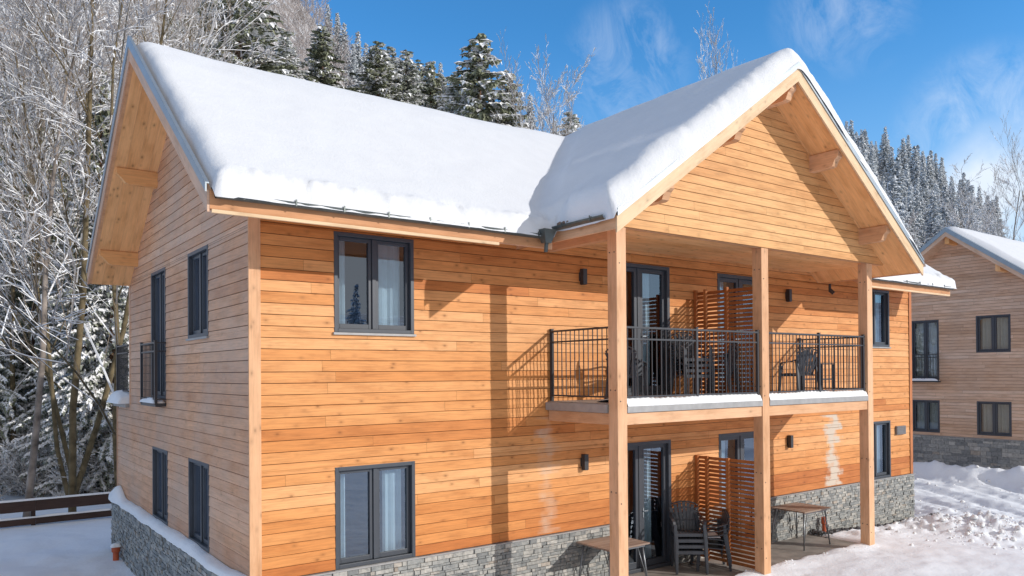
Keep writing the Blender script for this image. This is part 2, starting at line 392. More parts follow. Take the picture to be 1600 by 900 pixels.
# ------------------------------------------------------------------ terrain
CR = [(-900, -120), (300, -120), (430, -60), (480, 0), (515, 60), (560, 135), (650, 168), (750, 205), (900, 235), (1050, 255), (1250, 255), (1325, 243), (1400, 270), (1450, 302), (1500, 335), (1540, 372), (1600, 405), (1750, 440), (2600, 470)]
cu = [math.atan((u-800)/1210) for u, v in CR]; cv = [(582-v)/1210 for u, v in CR]
def polar(x, y):
    dx = x-CX; dy = y-CY
    d = dx*fw.x+dy*fw.y; l = dx*rt.x+dy*rt.y
    return np.hypot(dx, dy), np.arctan2(l, d)
def terr(x, y, detail=True):
    x = np.asarray(x, float); y = np.asarray(y, float)
    r, th = polar(x, y)
    E = np.interp(th, cu, cv); E = np.where(np.abs(th) > 1.15, .17, E)
    rc = r*np.cos(np.clip(th, -1.1, 1.1))
    r0 = np.interp(th, [-1.2, -.6, -.2, .2, .5, .7, 1.2], [48, 44, 45, 60, 85, 75, 80]); r0 = np.where(np.abs(th) > 1.2, 55, r0)
    r1 = np.interp(th, [-1.2, -.3, .1, .35, .8], [250, 250, 280, 400, 430]); r1 = np.where(np.abs(th) > 1.2, 260, r1)
    cosr = np.cos(np.clip(th, -1.1, 1.1))
    zc = 3.7+E*r1*cosr
    t = np.clip((r-r0)/(r1-r0), 0, 1)
    hill = np.where(r < r1, (zc+.2)*t**1.12, (zc+.2)-(r-r1)*.35)
    z = -.2+hill
    z = z+fbm(x/30, y/30, 3)*np.clip((r-r0)/60, 0, 1)*2.5
    # ground by the chalet is a little higher on the terrace side
    b = sstep(2.5, 5.5, x)*(1-sstep(12.6, 16.5, x))*sstep(-9, -3, y)*(1-sstep(.0, .5, y))
    z = z+.25*b
    # slab stays free of snow
    ter = sstep(4.4, 4.7, x)*(1-sstep(12.35, 12.65, x))
    edge = -1.28+.22*fbm(x*1.3, x*0+3.3, 3)
    tz = ter*sstep(edge-.18, edge+.05, y)*(1-sstep(.1, .3, y))
    if detail:
        near = 1-sstep(45, 70, r)
        z = z+.07*fbm(x*.45, y*.45, 4)*near+.018*fbm(x*3.1, y*3.1, 3)*near+.035*fbm(x*1.1+.5*y, y*1.6, 3)*near*sstep(-30, -2, -np.abs(y+6))
        # small bank along the terrace edge and beside the left wall
        z = z+.035*np.exp(-((y-edge+.30)/.25)**2)*ter*(.7+.6*vnoise(x*2, y*2))+.02*np.abs(fbm(x*7, y*7, 2))*np.exp(-((y-edge+.15)/.2)**2)*ter
        # drive: wheel ruts running beside the chalet towards the other house
        dr = sstep(14.5, 17.5, x)*(1-sstep(25.5, 27, x))*sstep(-14, -10, y)*(1-sstep(9, 14, y))
        w = (x*.80-y*.60)+.5*fbm(x*.25, y*.25, 2); al = x*.6+y*.8
        ruts = np.abs(np.sin(w*2.3))**4*.13*(.4+vnoise(al*.5, w*.8))
        ch = .05*fbm(x*2.2, y*2.2, 5, .65)+.05*fbm(w*5, al*1.0, 4, .6)
        z = z-dr*(ruts+.04)+dr*ch*1.1
        # berm before the other house
        bm = np.exp(-((x-26.6-.5*fbm(y*.3, y*0+9, 2))/.55)**2)*sstep(-15, -12, y)*(1-sstep(10, 13, y))
        z = z+bm*(.36+.2*vnoise(x*1.4, y*1.4)+.10*fbm(x*4, y*4, 3))
        # shovelled heap
        hx = (x-16.6)*.75+(y+1.9)*-.66; hy = (x-16.6)*.66+(y+1.9)*.75
        hp = np.exp(-(hx/1.5)**2-(hy/.95)**2)
        lump = np.abs(fbm(x*2.6+4, y*2.6, 4, .62))
        z = z+hp*(.30+.30*lump+.24*np.abs(fbm(x*5.2, y*5.2, 3, .65)))
        hp2 = np.exp(-(((x-18.9)/1.5)**2)-((y+.9)/1.5)**2)
        z = z+hp2*(.08+.16*np.abs(fbm(x*4+8, y*4, 3)))
        # trodden clods between heap and wall
        cl = np.exp(-((y+.75)/.5)**2)*sstep(12.6, 13.4, x)*(1-sstep(18, 19, x))
        z = z+cl*.16*np.abs(fbm(x*4, y*4, 3))
        # shallow gap along the right wall foot and drift by the left wall
        z = z-.10*sstep(12.6, 13, x)*(1-sstep(17.3, 17.8, x))*sstep(-.5, -.2, y)*(1-sstep(.3, .6, y))
        lw = (1-sstep(-.6, .2, x))*sstep(-1, 0, y)*(1-sstep(12, 16, y))
        z = z+lw*(.05*fbm(x*.9, y*.9, 3)+.06*np.exp(-((x+1.6)/.5)**2)*fbm(y*1.2, x, 2))
        # footprints in the left yard
    z = z*(1-tz)+(-.22)*tz
    return z
azs = np.concatenate([np.arange(-180, -42, 3.0), np.arange(-42, 42.01, .17), np.arange(45, 181, 3.0)])
azs = np.unique(np.round(azs, 3))
rs = np.concatenate([[.4], np.geomspace(3, 60, 800), np.geomspace(61, 1500, 120)])
TH, RR = np.meshgrid(np.radians(azs), rs)
GX = CX+RR*(np.cos(TH)*fw.x+np.sin(TH)*rt.x); GY = CY+RR*(np.cos(TH)*fw.y+np.sin(TH)*rt.y)
GZ = terr(GX, GY)
def groundmat():
    m, nt, b = newmat('snow_ground')
    geo = N(nt, 'ShaderNodeNewGeometry')
    n1 = N(nt, 'ShaderNodeTexNoise', i_Scale=16.0, i_Detail=9.0, i_Roughness=.7); L(nt, geo.outputs['Position'], n1.inputs['Vector'])
    n2 = N(nt, 'ShaderNodeTexNoise', i_Scale=1.7, i_Detail=6.0); L(nt, geo.outputs['Position'], n2.inputs['Vector'])
    n3 = N(nt, 'ShaderNodeTexNoise', i_Scale=.22, i_Detail=9.0, i_Roughness=.7); L(nt, geo.outputs['Position'], n3.inputs['Vector'])
    sp = N(nt, 'ShaderNodeSeparateXYZ'); L(nt, geo.outputs['Position'], sp.inputs[0])
    mr = N(nt, 'ShaderNodeMapRange'); L(nt, sp.outputs[2], mr.inputs[0]); mr.inputs[1].default_value = 3; mr.inputs[2].default_value = 22
    fl = ramp(nt, n3.outputs[0], [(.36, (.2,)*3), (.54, (.9,)*3)])
    fac = math_(nt, 'MULTIPLY', fl.outputs[0], mr.outputs[0])
    snow = ramp(nt, n2.outputs[0], [(.3, (.865, .895, .94)), (.7, (.90, .925, .965))])
    # slightly dirty, packed snow on the drive
    mx = N(nt, 'ShaderNodeMapRange'); L(nt, sp.outputs[0], mx.inputs[0]); mx.inputs[1].default_value = 15.5; mx.inputs[2].default_value = 18.5
    mh = N(nt, 'ShaderNodeMapRange'); L(nt, sp.outputs[0], mh.inputs[0]); mh.inputs[1].default_value = 27; mh.inputs[2].default_value = 25.5
    dirt = ramp(nt, n1.outputs[0], [(.38, (.55,)*3), (.60, (0, 0, 0))])
    df = math_(nt, 'MULTIPLY', math_(nt, 'MULTIPLY', mx.outputs[0], mh.outputs[0]), math_(nt, 'MULTIPLY', dirt.outputs[0], .06))
    c = mixc(nt, df, snow.outputs[0], (.50, .47, .46))
    c = mixc(nt, fac, c, (.27, .215, .18))
    L(nt, c, b.inputs['Base Color'])
    b.inputs['Roughness'].default_value = .8; b.inputs['Specular IOR Level'].default_value = .15
    h = math_(nt, 'ADD', math_(nt, 'MULTIPLY', n1.outputs[0], .6), n2.outputs[0])
    bump(nt, h, b, .5, .05)
    return m
g = gridmesh('snowy_ground', GX, GY, GZ, groundmat()); tag(g, kind='structure')
tag(g, 'snow covered ground rising into wooded hillsides', 'ground')
def gz(x, y): return float(terr(np.array([x]), np.array([y]), False)[0])

# ------------------------------------------------------------------ siding
def siding(mb, P, z0, z1, ul, ur, openings=(), step=.153, proud=.020, lmin=2.6, lmax=6.0):
    z = z0
    while z < z1-.02:
        zt = min(z+step, z1)
        uL = min(ul(z), ul(zt)); uR = max(ur(z), ur(zt))
        if uR-uL < .05: z = zt; continue
        # boards of this course
        boards = []; u = uL-random.random()*3; rowt = .55+.22*math.sin(z*3.1+1.3)+.62*(random.random()-.5)
        while u < uR:
            l = random.uniform(lmin, lmax); boards.append((u, u+l, min(.99, max(.01, rowt+random.uniform(-.2, .2))))); u += l
        cuts = sorted({z, zt} | {c for o in openings for c in (o[2], o[3]) if z+.004 < c < zt-.004 and o[0] < uR and o[1] > uL})
        for a, b in zip(cuts[:-1], cuts[1:]):
            mid = (a+b)/2
            ops = sorted((o[0], o[1]) for o in openings if o[2] < mid < o[3])
            la, lb, ra, rb = ul(a), ul(b), ur(a), ur(b)
            segs = []; cur = None
            edges = [None]
            start = 'L'
            pos = ('L', 0)
            spans = []
            s0 = 'L'
            for o in ops:
                spans.append((s0, o[0])); s0 = o[1]
            spans.append((s0, 'R'))
            for (s, e) in spans:
                def lo(zz): return ul(zz) if s == 'L' else max(s, ul(zz))
                def hi(zz): return ur(zz) if e == 'R' else min(e, ur(zz))
                if hi(mid)-lo(mid) < .01: continue
                # backing
                mb.poly([P(lo(a), a, 0), P(hi(a), a, 0), P(hi(b), b, 0), P(lo(b), b, 0)], None, .5, 1)
                for (b0, b1, rn) in boards:
                    l_a, l_b = max(b0, lo(a)), max(b0, lo(b)); h_a, h_b = min(b1-.003, hi(a)), min(b1-.003, hi(b))
                    if h_a-l_a < .004 and h_b-l_b < .004: continue
                    h_a = max(h_a, l_a); h_b = max(h_b, l_b)
                    aa = a+(.0045 if a == z else 0); bb = b-(.0045 if b == zt else 0)
                    d0 = proud+.004*(1-(aa-z)/step); d1 = proud-.004
                    u_ = [(l_a, aa-z), (h_a, aa-z), (h_b, bb-z), (l_b, bb-z)]
                    mb.poly([P(l_a, aa, d0), P(h_a, aa, d0), P(h_b, bb, d1), P(l_b, bb, d1)], u_, rn, 0)
                    if a == z: mb.poly([P(l_a, aa, 0), P(h_a, aa, 0), P(h_a, aa, d0), P(l_a, aa, d0)], [(0, 0), (1, 0), (1, .02), (0, .02)], rn, 0)
                    if b == zt: mb.poly([P(l_b, bb, d1), P(h_b, bb, d1), P(h_b, bb, 0), P(l_b, bb, 0)], [(0, 0), (1, 0), (1, .02), (0, .02)], rn, 0)
        z = zt

def curtain_mesh(P, u0, u1, z0, z1, d, n=22, amp=.022, taper=0):
    mb = MB(); pu = []
    for i in range(n+1):
        t = i/n; pu.append((u0+(u1-u0)*t, d+amp*math.sin(t*(u1-u0)*46)+.008*math.sin(i*2.1)))
    for i in range(n):
        (a, da), (b, db) = pu[i], pu[i+1]
        mb.poly([P(a+taper*(1-i/n)*0, z0, da), P(b, z0, db), P(b, z1, db), P(a, z1, da)])
    return mb

def window(P, u0, u1, z0, z1, root, curt=((0, .28), (.62, .95)), mull=True, sill=True, sgn=1, glass='glass', cmat='curtain', open_l=True, name='window', label=None):
    """sgn=1 when u grows to the right as seen from outside"""
    fr = MB(); w = .055
    fr.pbox(P, u0, u0+w, z0, z1, -.11, .028); fr.pbox(P, u1-w, u1, z0, z1, -.11, .028)
    fr.pbox(P, u0+w, u1-w, z1-w, z1, -.11, .028); fr.pbox(P, u0+w, u1-w, z0, z0+w, -.11, .028)
    fo = fr.build(name, M['anth'], root, bevel=.004)
    if label: fo['label'] = label
    a, b = u0+w+.003, u1-w-.003; zb, zt = z0+w+.003, z1-w-.003
    cells = [(a, b)]
    if mull:
        mid = (a+b)/2; mbm = MB(); mbm.pbox(P, mid-.03, mid+.03, zb, zt, -.10, -.012); mbm.build('mullion', M['anth'], fo, bevel=.004)
        cells = [(a, mid-.032), (mid+.032, b)]
    for (c0, c1) in cells:
        s = .048; sm = MB()
        sm.pbox(P, c0, c0+s, zb, zt, -.095, -.035); sm.pbox(P, c1-s, c1, zb, zt, -.095, -.035)
        sm.pbox(P, c0+s, c1-s, zt-s, zt, -.095, -.035); sm.pbox(P, c0+s, c1-s, zb, zb+s*1.4, -.095, -.035)
        sm.build('sash', M['anth'], fo, bevel=.004)
        pm = MB(); pm.poly([P(c0+s-.005, zb+s*1.4-.005, -.068), P(c1-s+.005, zb+s*1.4-.005, -.068), P(c1-s+.005, zt-s+.005, -.068), P(c0+s-.005, zt-s+.005, -.068)])
        pm.build('pane', M[glass], fo)
    if sill:
        sm = MB(); sm.pbox(P, u0-.02, u1+.02, z0-.035, z0-.003, -.02, .055); sm.build('sill', M['deckedge'], fo)
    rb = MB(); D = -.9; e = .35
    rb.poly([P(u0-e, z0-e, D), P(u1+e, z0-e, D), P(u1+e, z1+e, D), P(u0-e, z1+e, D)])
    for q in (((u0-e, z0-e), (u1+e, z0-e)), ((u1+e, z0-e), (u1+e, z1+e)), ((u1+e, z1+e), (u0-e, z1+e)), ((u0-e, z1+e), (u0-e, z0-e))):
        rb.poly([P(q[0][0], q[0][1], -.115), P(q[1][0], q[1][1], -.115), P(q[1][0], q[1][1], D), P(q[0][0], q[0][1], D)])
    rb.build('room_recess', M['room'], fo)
    for (c0, c1) in curt:
        cmh = curtain_mesh(P, u0+(u1-u0)*c0, u0+(u1-u0)*c1, z0+.02, z1-.02, -.20, n=max(8, int(40*(c1-c0))))
        cmh.build('curtain', M[cmat], fo, smooth=True)
    return fo

PF = lambda u, z, d: (u, -d, z)            # front wall, y = 0
PS = lambda u, z, d: (-d, u, z)            # left wall, x = 0
PG = lambda u, z, d: (u, -1.70-d, z)       # porch gable

# ================================================================== the chalet
LX = 17.35; RY = 3.35; S1 = .72; RT = 8.95; TH_ = .24
chalet = empty('timber_chalet', (0, 0, 0), label='two storey timber clad chalet with snow covered roof and two level porch', cat='chalet')
def mtop(y): return RT-S1*abs(y-RY)
def munder(y): return mtop(y)-TH_

win_f = [(1.165, 2.43, .975, 2.395), (1.165, 2.43, 4.28, 5.69), (14.97, 16.25, .975, 2.41), (14.97, 16.25, 4.28, 5.71)]
doors_f = [(6.43, 8.02, .0, 2.395), (6.43, 8.02, 3.26, 5.70), (9.45, 11.02, .0, 2.42), (9.45, 11.02, 3.26, 5.69)]
mb = MB()
siding(mb, PF, .975, 6.30, lambda z: .135, lambda z: LX-.10, win_f+doors_f)
mb.build('front_wall', [M['siding'], M['groove']], chalet)
win_s = [(4.42, 5.60, 1.04, 2.365), (1.84, 3.0, 1.04, 2.365), (4.53, 5.67, 3.27, 5.62), (1.84, 3.0, 4.28, 5.65)]
def syl(z): return 0.0 if z <= munder(0) else RY-(RT-TH_-z)/S1
def syr(z):
    if z < 3.11: return 9.10
    return min(7.66, RY+(RT-TH_-z)/S1)
mb = MB()
siding(mb, PS, .975, 8.66, syl, syr, win_s)
mb.build('side_wall', [M['siding_aged'], M['groove_dark']], chalet)
# corner boards and trims
mb = MB(); mb.box(-.024, .135, -.034, -.002, .96, 6.29); mb.build('corner_board', M['beam'], chalet, bevel=.004)
mb = MB(); mb.box(LX-.10, LX+.03, -.034, -.002, .96, 6.2); mb.build('corner_board', wood('trim_red', [(.46, .16, .06), (.52, .19, .07)]), chalet, bevel=.004)
mb = MB(); mb.box(-.03, -.002, 7.66, 7.76, 3.08, munder(7.66)-.002); mb.build('corner_board', M['siding_aged'], chalet)
mb = MB(); mb.box(-.028, .0, 9.10, 9.2, .96, 3.08); mb.build('corner_board', M['siding_aged'], chalet)
# solid inner faces so nothing shows through: right end wall and back
mb = MB()
mb.prism([(LX, .0, -.4), (LX, 7.66, -.4), (LX, 7.66, munder(7.66)), (LX, RY, RT-TH_), (LX, .0, munder(0))], (-.1, 0, 0))
mb.box(.02, LX-.1, 7.56, 7.66, 3.1, 5.55); mb.box(.02, LX-.1, 9.0, 9.1, -.3, 3.1)
mb.build('rear_wall', M['siding_far'], chalet)

# stone base -------------------------------------------------------
def stone_wall(P, u0, u1, z0, z1, d, gaps=(), name='stone_base', parent=None, hs=(.032, .075), ls=(.06, .22)):
    mb = MB()
    spans = []; s = u0
    for a, b in sorted(gaps): spans.append((s, a)); s = b
    spans.append((s, u1))
    for (a, b) in spans:
        if b-a < .02: continue
        mb.pbox(P, a, b, z0, z1-.005, -.05, d-.02, .1)
        z = z0
        while z < z1-.02:
            h = min(random.uniform(*hs), z1-z)
            if z1-(z+h) < .03: h = z1-z
            u = a
            while u < b-.01:
                l = random.uniform(*ls)
                if b-(u+l) < .08: l = b-u
                pd = d+random.uniform(-.012, .016); g = .004
                c = [P(u+g, z+g, d-.03), P(u+l-g, z+g, d-.03), P(u+l-g, z+g, pd+random.uniform(-.005, .005)), P(u+g, z+g, pd+random.uniform(-.005, .005)),
                     P(u+g, z+h-g, d-.03), P(u+l-g, z+h-g, d-.03), P(u+l-g, z+h-g, pd+random.uniform(-.006, .004)), P(u+g, z+h-g, pd+random.uniform(-.006, .004))]
                mb.hexa(c, random.random()); u += l
            z += h
    return mb.build(name, M['stone'], parent)
stone_wall(PF, -.12, LX+.04, -.5, .945, .05, [(6.40, 8.05), (9.42, 11.05)], parent=chalet)
stone_wall(PS, -.05, 9.22, -.6, .955, .14, parent=chalet)
mb = MB()
for a, b in ((0, 6.42), (8.03, 9.44), (11.03, LX+.05)): mb.box(a, b, -.075, .0, .947, .968)
mb.build('ledge_strip', M['deckedge'], chalet)
# snow lying on the left stone ledge
ys = np.linspace(-.05, 9.3, 220); ts_ = np.linspace(0, 1, 12)
Yg, Tg = np.meshgrid(ys, ts_)
hump = .10+.035*fbm(Yg*1.1, Yg*0, 3)+.20*np.exp(-((Yg-8.75)/.45)**2)
wd = .15+.03*fbm(Yg*3, Yg*0+4, 3)+.03*np.exp(-((Yg-8.9)/.4)**2)
Xg = -.02-wd*Tg-.01; Zg = .957+hump*np.sqrt(np.clip(1-Tg**2.2, 0, 1))-.03*(Tg > .95)
gridmesh('ledge_snow', Xg, Yg+.0*Tg, Zg, M['snow_g'], parent=chalet)

# windows and doors -------------------------------------------------
window(PF, *win_f[0], chalet, curt=((.05, .19), (.66, .90)))
window(PF, *win_f[1], chalet, curt=((.05, .21), (.54, .90)))
window(PF, *win_f[2], chalet, curt=((.10, .30), (.55, .90)))
window(PF, *win_f[3], chalet, curt=((.10, .30), (.45, .90)))
for w in (win_s[0], win_s[1], win_s[3]): window(PS, *w, chalet, curt=((.2, .45), (.6, .8)), sill=(w[2] > 3))
window(PS, *win_s[2], chalet, curt=((.3, .5), (.6, .7)), sill=False)
# glazed doors: fixed pane and door leaf
def glazed_door(u0, u1, z0, z1, flip):
    fr = MB(); w = .07
    fr.pbox(PF, u0, u0+w, z0, z1, -.12, .03); fr.pbox(PF, u1-w, u1, z0, z1, -.12, .03)
    fr.pbox(PF, u0+w, u1-w, z1-w, z1, -.12, .03); fr.pbox(PF, u0+w, u1-w, z0, z0+.06, -.12, .04)
    fo = fr.build('glazed_door', M['anth'], chalet, bevel=.004)
    mid = u0+(u1-u0)*.5
    a, b = u0+w+.002, u1-w-.002; zb, zt = z0+.062, z1-w-.002
    mm = MB(); mm.pbox(PF, mid-.035, mid+.035, zb, zt, -.11, -.015); mm.build('mullion', M['anth'], fo, bevel=.004)
    for i, (c0, c1) in enumerate(((a, mid-.037), (mid+.037, b))):
        s = .075; sm = MB()
        sm.pbox(PF, c0, c0+s, zb, zt, -.10, -.03); sm.pbox(PF, c1-s, c1, zb, zt, -.10, -.03)
        sm.pbox(PF, c0+s, c1-s, zt-s, zt, -.10, -.03); sm.pbox(PF, c0+s, c1-s, zb, zb+.11, -.10, -.03)
        sm.build('door_leaf', M['anth'], fo, bevel=.004)
        pm = MB(); pm.poly([PF(c0+s-.005, zb+.105, -.065), PF(c1-s+.005, zb+.105, -.065), PF(c1-s+.005, zt-s+.005, -.065), PF(c0+s-.005, zt-s+.005, -.065)])
        pm.build('pane', M['glass'], fo)
    hx = mid+(.075 if not flip else -.075)
    hm = MB(); hm.pbox(PF, hx-.012, hx+.012, z0+.98, z0+1.16, -.03, -.018)
    hm.bar(PF(hx, z0+1.10, .0), PF(hx+(.11 if not flip else -.11), z0+1.10, .0), .018, .018); hm.bar(PF(hx, z0+1.10, -.03), PF(hx, z0+1.10, .005), .016, .016)
    hm.build('handle', M['flash'], fo)
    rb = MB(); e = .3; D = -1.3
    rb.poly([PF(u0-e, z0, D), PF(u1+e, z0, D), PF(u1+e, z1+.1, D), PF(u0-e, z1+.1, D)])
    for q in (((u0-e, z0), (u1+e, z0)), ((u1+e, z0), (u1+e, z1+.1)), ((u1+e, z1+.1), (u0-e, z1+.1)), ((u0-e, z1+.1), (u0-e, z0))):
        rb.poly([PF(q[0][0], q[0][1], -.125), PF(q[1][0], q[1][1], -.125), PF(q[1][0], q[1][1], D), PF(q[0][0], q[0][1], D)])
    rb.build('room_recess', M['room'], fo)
    c = ((.62, .80),) if not flip else ((.1, .3),)
    for (c0, c1) in c:
        curtain_mesh(PF, u0+(u1-u0)*c0, u0+(u1-u0)*c1, z0+.05, z1-.05, -.22, n=12).build('curtain', M['curtain'], fo, smooth=True)
glazed_door(*doors_f[0], False); glazed_door(*doors_f[1], False); glazed_door(*doors_f[2], True); glazed_door(*doors_f[3], True)

# roof --------------------------------------------------------------
X0, X1 = -.78, 17.30
roof = MB()
def rafterprism(mb, xa, xb, ya, yb, off=0.0, th=TH_, mi=0):
    mb.prism([(xa, ya, mtop(ya)-off), (xa, yb, mtop(yb)-off), (xa, yb, mtop(yb)-off-th), (xa, ya, mtop(ya)-off-th)], (xb-xa, 0, 0), mi=mi)
rafterprism(roof, X0, 4.30, -1.0, RY); rafterprism(roof, 4.30, 13.1, .02, RY); rafterprism(roof, 13.1, X1, -1.0, RY)
rafterprism(roof, X0, X1, RY, 7.70)
ro = roof.build('roof', M['beam'], chalet)
# soffit boards (left gable overhang), following the slope
sf = MB()
for (ya, yb) in ((-1.0, RY), (RY, 7.70)):
    x = X0+.045
    while x < -.004:
        xe = min(x+.19, -.004)
        sf.poly([(x, ya, munder(ya)-.004), (x, yb, munder(yb)-.004), (xe-.004, yb, munder(yb)-.004), (xe-.004, ya, munder(ya)-.004)])
        x = xe
sf.build('soffit', M['soffit'], ro)
# eave fascia boards with pale lower edge
for xa, xb in ((X0, 4.12), (13.2, X1)):
    fs = MB(); fs.box(xa, xb, -1.032, -1.003, munder(-1.0)+.015, mtop(-1.0)-.02); fs.build('fascia', M['fascia'], ro, bevel=.003)
    fs = MB(); fs.box(xa+.02, xb if xb > 5 else xb-.85, -1.045, -1.005, munder(-1.0)-.03, munder(-1.0)+.012); fs.build('eave_batten', M['barge'], ro, bevel=.003)
# wood bargeboards and grey flashing on the left gable
for (ya, yb) in ((-1.03, RY), (RY, 7.72)):
    bb = MB(); w = .17
    bb.prism([(X0-.028, ya, mtop(ya)-.005), (X0-.028, yb, mtop(yb)-.005), (X0-.028, yb, mtop(yb)-.05-w-.02), (X0-.028, ya, mtop(ya)-.05-w-.02)], (.026, 0, 0))
    bb.build('bargeboard', M['siding_aged'], ro)
    fl = MB()
    fh = lambda y: mtop(y)+.08+.07*(1-abs(y-RY)/4.4)
    fl.prism([(X0-.05, ya, fh(ya)), (X0-.05, yb, fh(yb)), (X0-.05, yb, mtop(yb)-.012), (X0-.05, ya, mtop(ya)-.012)], (.018, 0, 0))
    fl.prism([(X0-.05, ya, fh(ya)+.002), (X0-.05, yb, fh(yb)+.002), (X0-.05, yb, fh(yb)+.017), (X0-.05, ya, fh(ya)+.017)], (.045, 0, 0))
    fl.build('flashing', M['flash'], ro)
fl = MB(); fl.prism([(X1+.002, -1.03, mtop(-1.03)+.03), (X1+.002, RY, RT+.03), (X1+.002, RY, RT-.2), (X1+.002, -1.03, mtop(-1.03)-.2)], (.03, 0, 0)); fl.build('bargeboard', M['beam'], ro)
# purlins of the left gable
def purlin(P3, parent, half=.075):
    """P3(t,dz,dw): t along outward 0..1"""
    pass
for yc, zt in ((5.18, munder(5.18)+.02), (6.92, munder(6.92)+.02), (1.52, munder(1.52)+.02), (-.22, munder(-.22)+.02), (RY, RT-TH_-.03)):
    zb = zt-.27; pm = MB()
    prof = [(.0, zt), (-.70, zt), (-.70, zt-.10), (-.66, zt-.13), (-.62, zt-.17), (-.55, zb+.02), (-.50, zb), (.0, zb)]
    pm.prism([(x, yc-.07, z) for x, z in prof], (0, .14, 0)); pm.build('purlin', M['soffit'], ro, bevel=.004)

# porch roof ---------------------------------------------------------
PX = 8.70; S2 = .70; PT = 9.0; PW = 4.35
def ptop(x): return PT-S2*abs(x-PX)
def punder(x): return ptop(x)-TH_
YF = -2.36
pr = MB()
for xa, xb in ((PX-PW, PX), (PX, PX+PW)):
    pr.prism([(xa, YF, ptop(xa)), (xb, YF, ptop(xb)), (xb, YF, punder(xb)), (xa, YF, punder(xa))], (0, -YF-.0, 0))
pro = pr.build('porch_roof', M['beam'], chalet)
sf = MB()
for xa, xb in ((PX-PW, PX), (PX, PX+PW)):
    y = YF+.04
    while y < -.03:
        ye = min(y+.19, -.026)
        sf.poly([(xa, y, punder(xa)-.004), (xb, y, punder(xb)-.004), (xb, ye-.004, punder(xb)-.004), (xa, ye-.004, punder(xa)-.004)])
        y = ye
sf.build('soffit', M['soffit'], pro)
for sx in (-1, 1):
    xa, xb = PX+sx*(PW+.03), PX
    bb = MB()
    bb.prism([(xa, YF-.032, ptop(xa)-.045), (xb, YF-.032, PT-.045), (xb, YF-.032, PT-.045-.25), (xa, YF-.032, ptop(xa)-.045-.25)], (0, .03, 0))
    bb.build('bargeboard', M['barge'], pro, bevel=.003)
    fl = MB()
    fl.prism([(xa, YF-.050, ptop(xa)+.03), (xb, YF-.050, PT+.03), (xb, YF-.050, PT-.065), (xa, YF-.050, ptop(xa)-.065)], (0, .016, 0))
    fl.prism([(xa, YF-.050, ptop(xa)+.032), (xb, YF-.050, PT+.032), (xb, YF-.050, PT+.045), (xa, YF-.050, ptop(xa)+.045)], (0, .12, 0))
    fl.build('flashing', M['flash'], pro)
    ef = MB(); x = PX+sx*(PW+.002); ef.box(min(x, x+sx*.028), max(x, x+sx*.028), YF, -.55, punder(x)-.02, ptop(x)-.03)
    ef.build('fascia', M['beam'], pro)
for xc, zo in ((10.14, 0), (11.87, 0), (7.26, 0), (5.53, 0), (PX, -.06)):
    zt = punder(xc)+.02+zo; zb = zt-.30; pm = MB()
    prof = [(-1.66, zt), (-2.30, zt), (-2.30, zt-.12), (-2.27, zt-.15), (-2.24, zt-.17), (-2.19, zb+.02), (-2.13, zb), (-1.66, zb)]
    pm.prism([(xc-.075, y, z) for y, z in prof], (.15, 0, 0)); pm.build('purlin', M['beam'], pro, bevel=.004)
gw = MB()
siding(gw, PG, 5.905, 8.70, lambda z: PX-(PT-TH_-z)/S2, lambda z: PX+(PT-TH_-z)/S2, step=.148, lmin=2.4, lmax=6)
gwo = gw.build('gable_wall', [wood('gable_boards', [(.66, .33, .125), (.72, .385, .155), (.76, .43, .185)], knot=.35), M['groove']], chalet)
bk = MB(); bk.prism([(PX-4.0, -1.695, 5.90), (PX+4.0, -1.695, 5.90), (PX, -1.695, 8.70)], (0, .09, 0)); bk.build('gable_backing', M['beam'], chalet)
# flat porch ceiling
ce = MB(); y = -1.60
while y < -.03:
    ye = min(y+.17, -.025); ce.box(4.72, 12.70, y, ye-.004, 5.93, 5.95); y = ye
ce.build('porch_ceiling', M['soffit'], chalet)
# gutters
gt = MB()
def gutter(mb, p0, p1, out):
    n = 8; p0 = Vector(p0); p1 = Vector(p1); out = Vector(out); r = .062
    for i in range(n):
        t0 = math.pi+math.pi*i/n; t1 = math.pi+math.pi*(i+1)/n
        q = lambda t: out*(r*math.cos(t)+r)+Vector((0, 0, r*math.sin(t)))
        mb.poly([p0+q(t0), p1+q(t0), p1+q(t1), p0+q(t1)])
    d = (p1-p0).normalized(); L_ = (p1-p0).length; s = .3
    while s < L_:
        c = p0+d*s
        mb.bar(c+out*(2*r+.004)+Vector((0, 0, -.05)), c+out*(2*r+.004)+Vector((0, 0, .03)), .02, .006, up=tuple(out)); mb.bar(c+Vector((0, 0, .012)), c+out*2*r+Vector((0, 0, .012)), .02, .006)
        s += .62
for ga in (((X0+.05, -1.035, 5.765), (4.08, -1.035, 5.765), (0, -1, 0)), ((13.35, -1.035, 5.765), (X1, -1.035, 5.765), (0, -1, 0)), ((PX-PW-.035, -1.05, 5.90), (PX-PW-.035, YF+.12, 5.90), (-1, 0, 0))):
    gt = MB(); gutter(gt, *ga); gt.build('gutter', M['gutter'], ro)
vh = MB()
vh.hexa([(3.99, -1.22, 5.63), (4.10, -1.22, 5.63), (4.10, -1.12, 5.63), (3.99, -1.12, 5.63), (3.93, -1.27, 5.83), (4.17, -1.27, 5.83), (4.17, -1.06, 5.83), (3.93, -1.06, 5.83)])
vh.tube([(4.05, -1.17, 5.65), (4.05, -1.15, 5.50)], .03, 8); vh.build('valley_hopper', M['gutter'], ro)
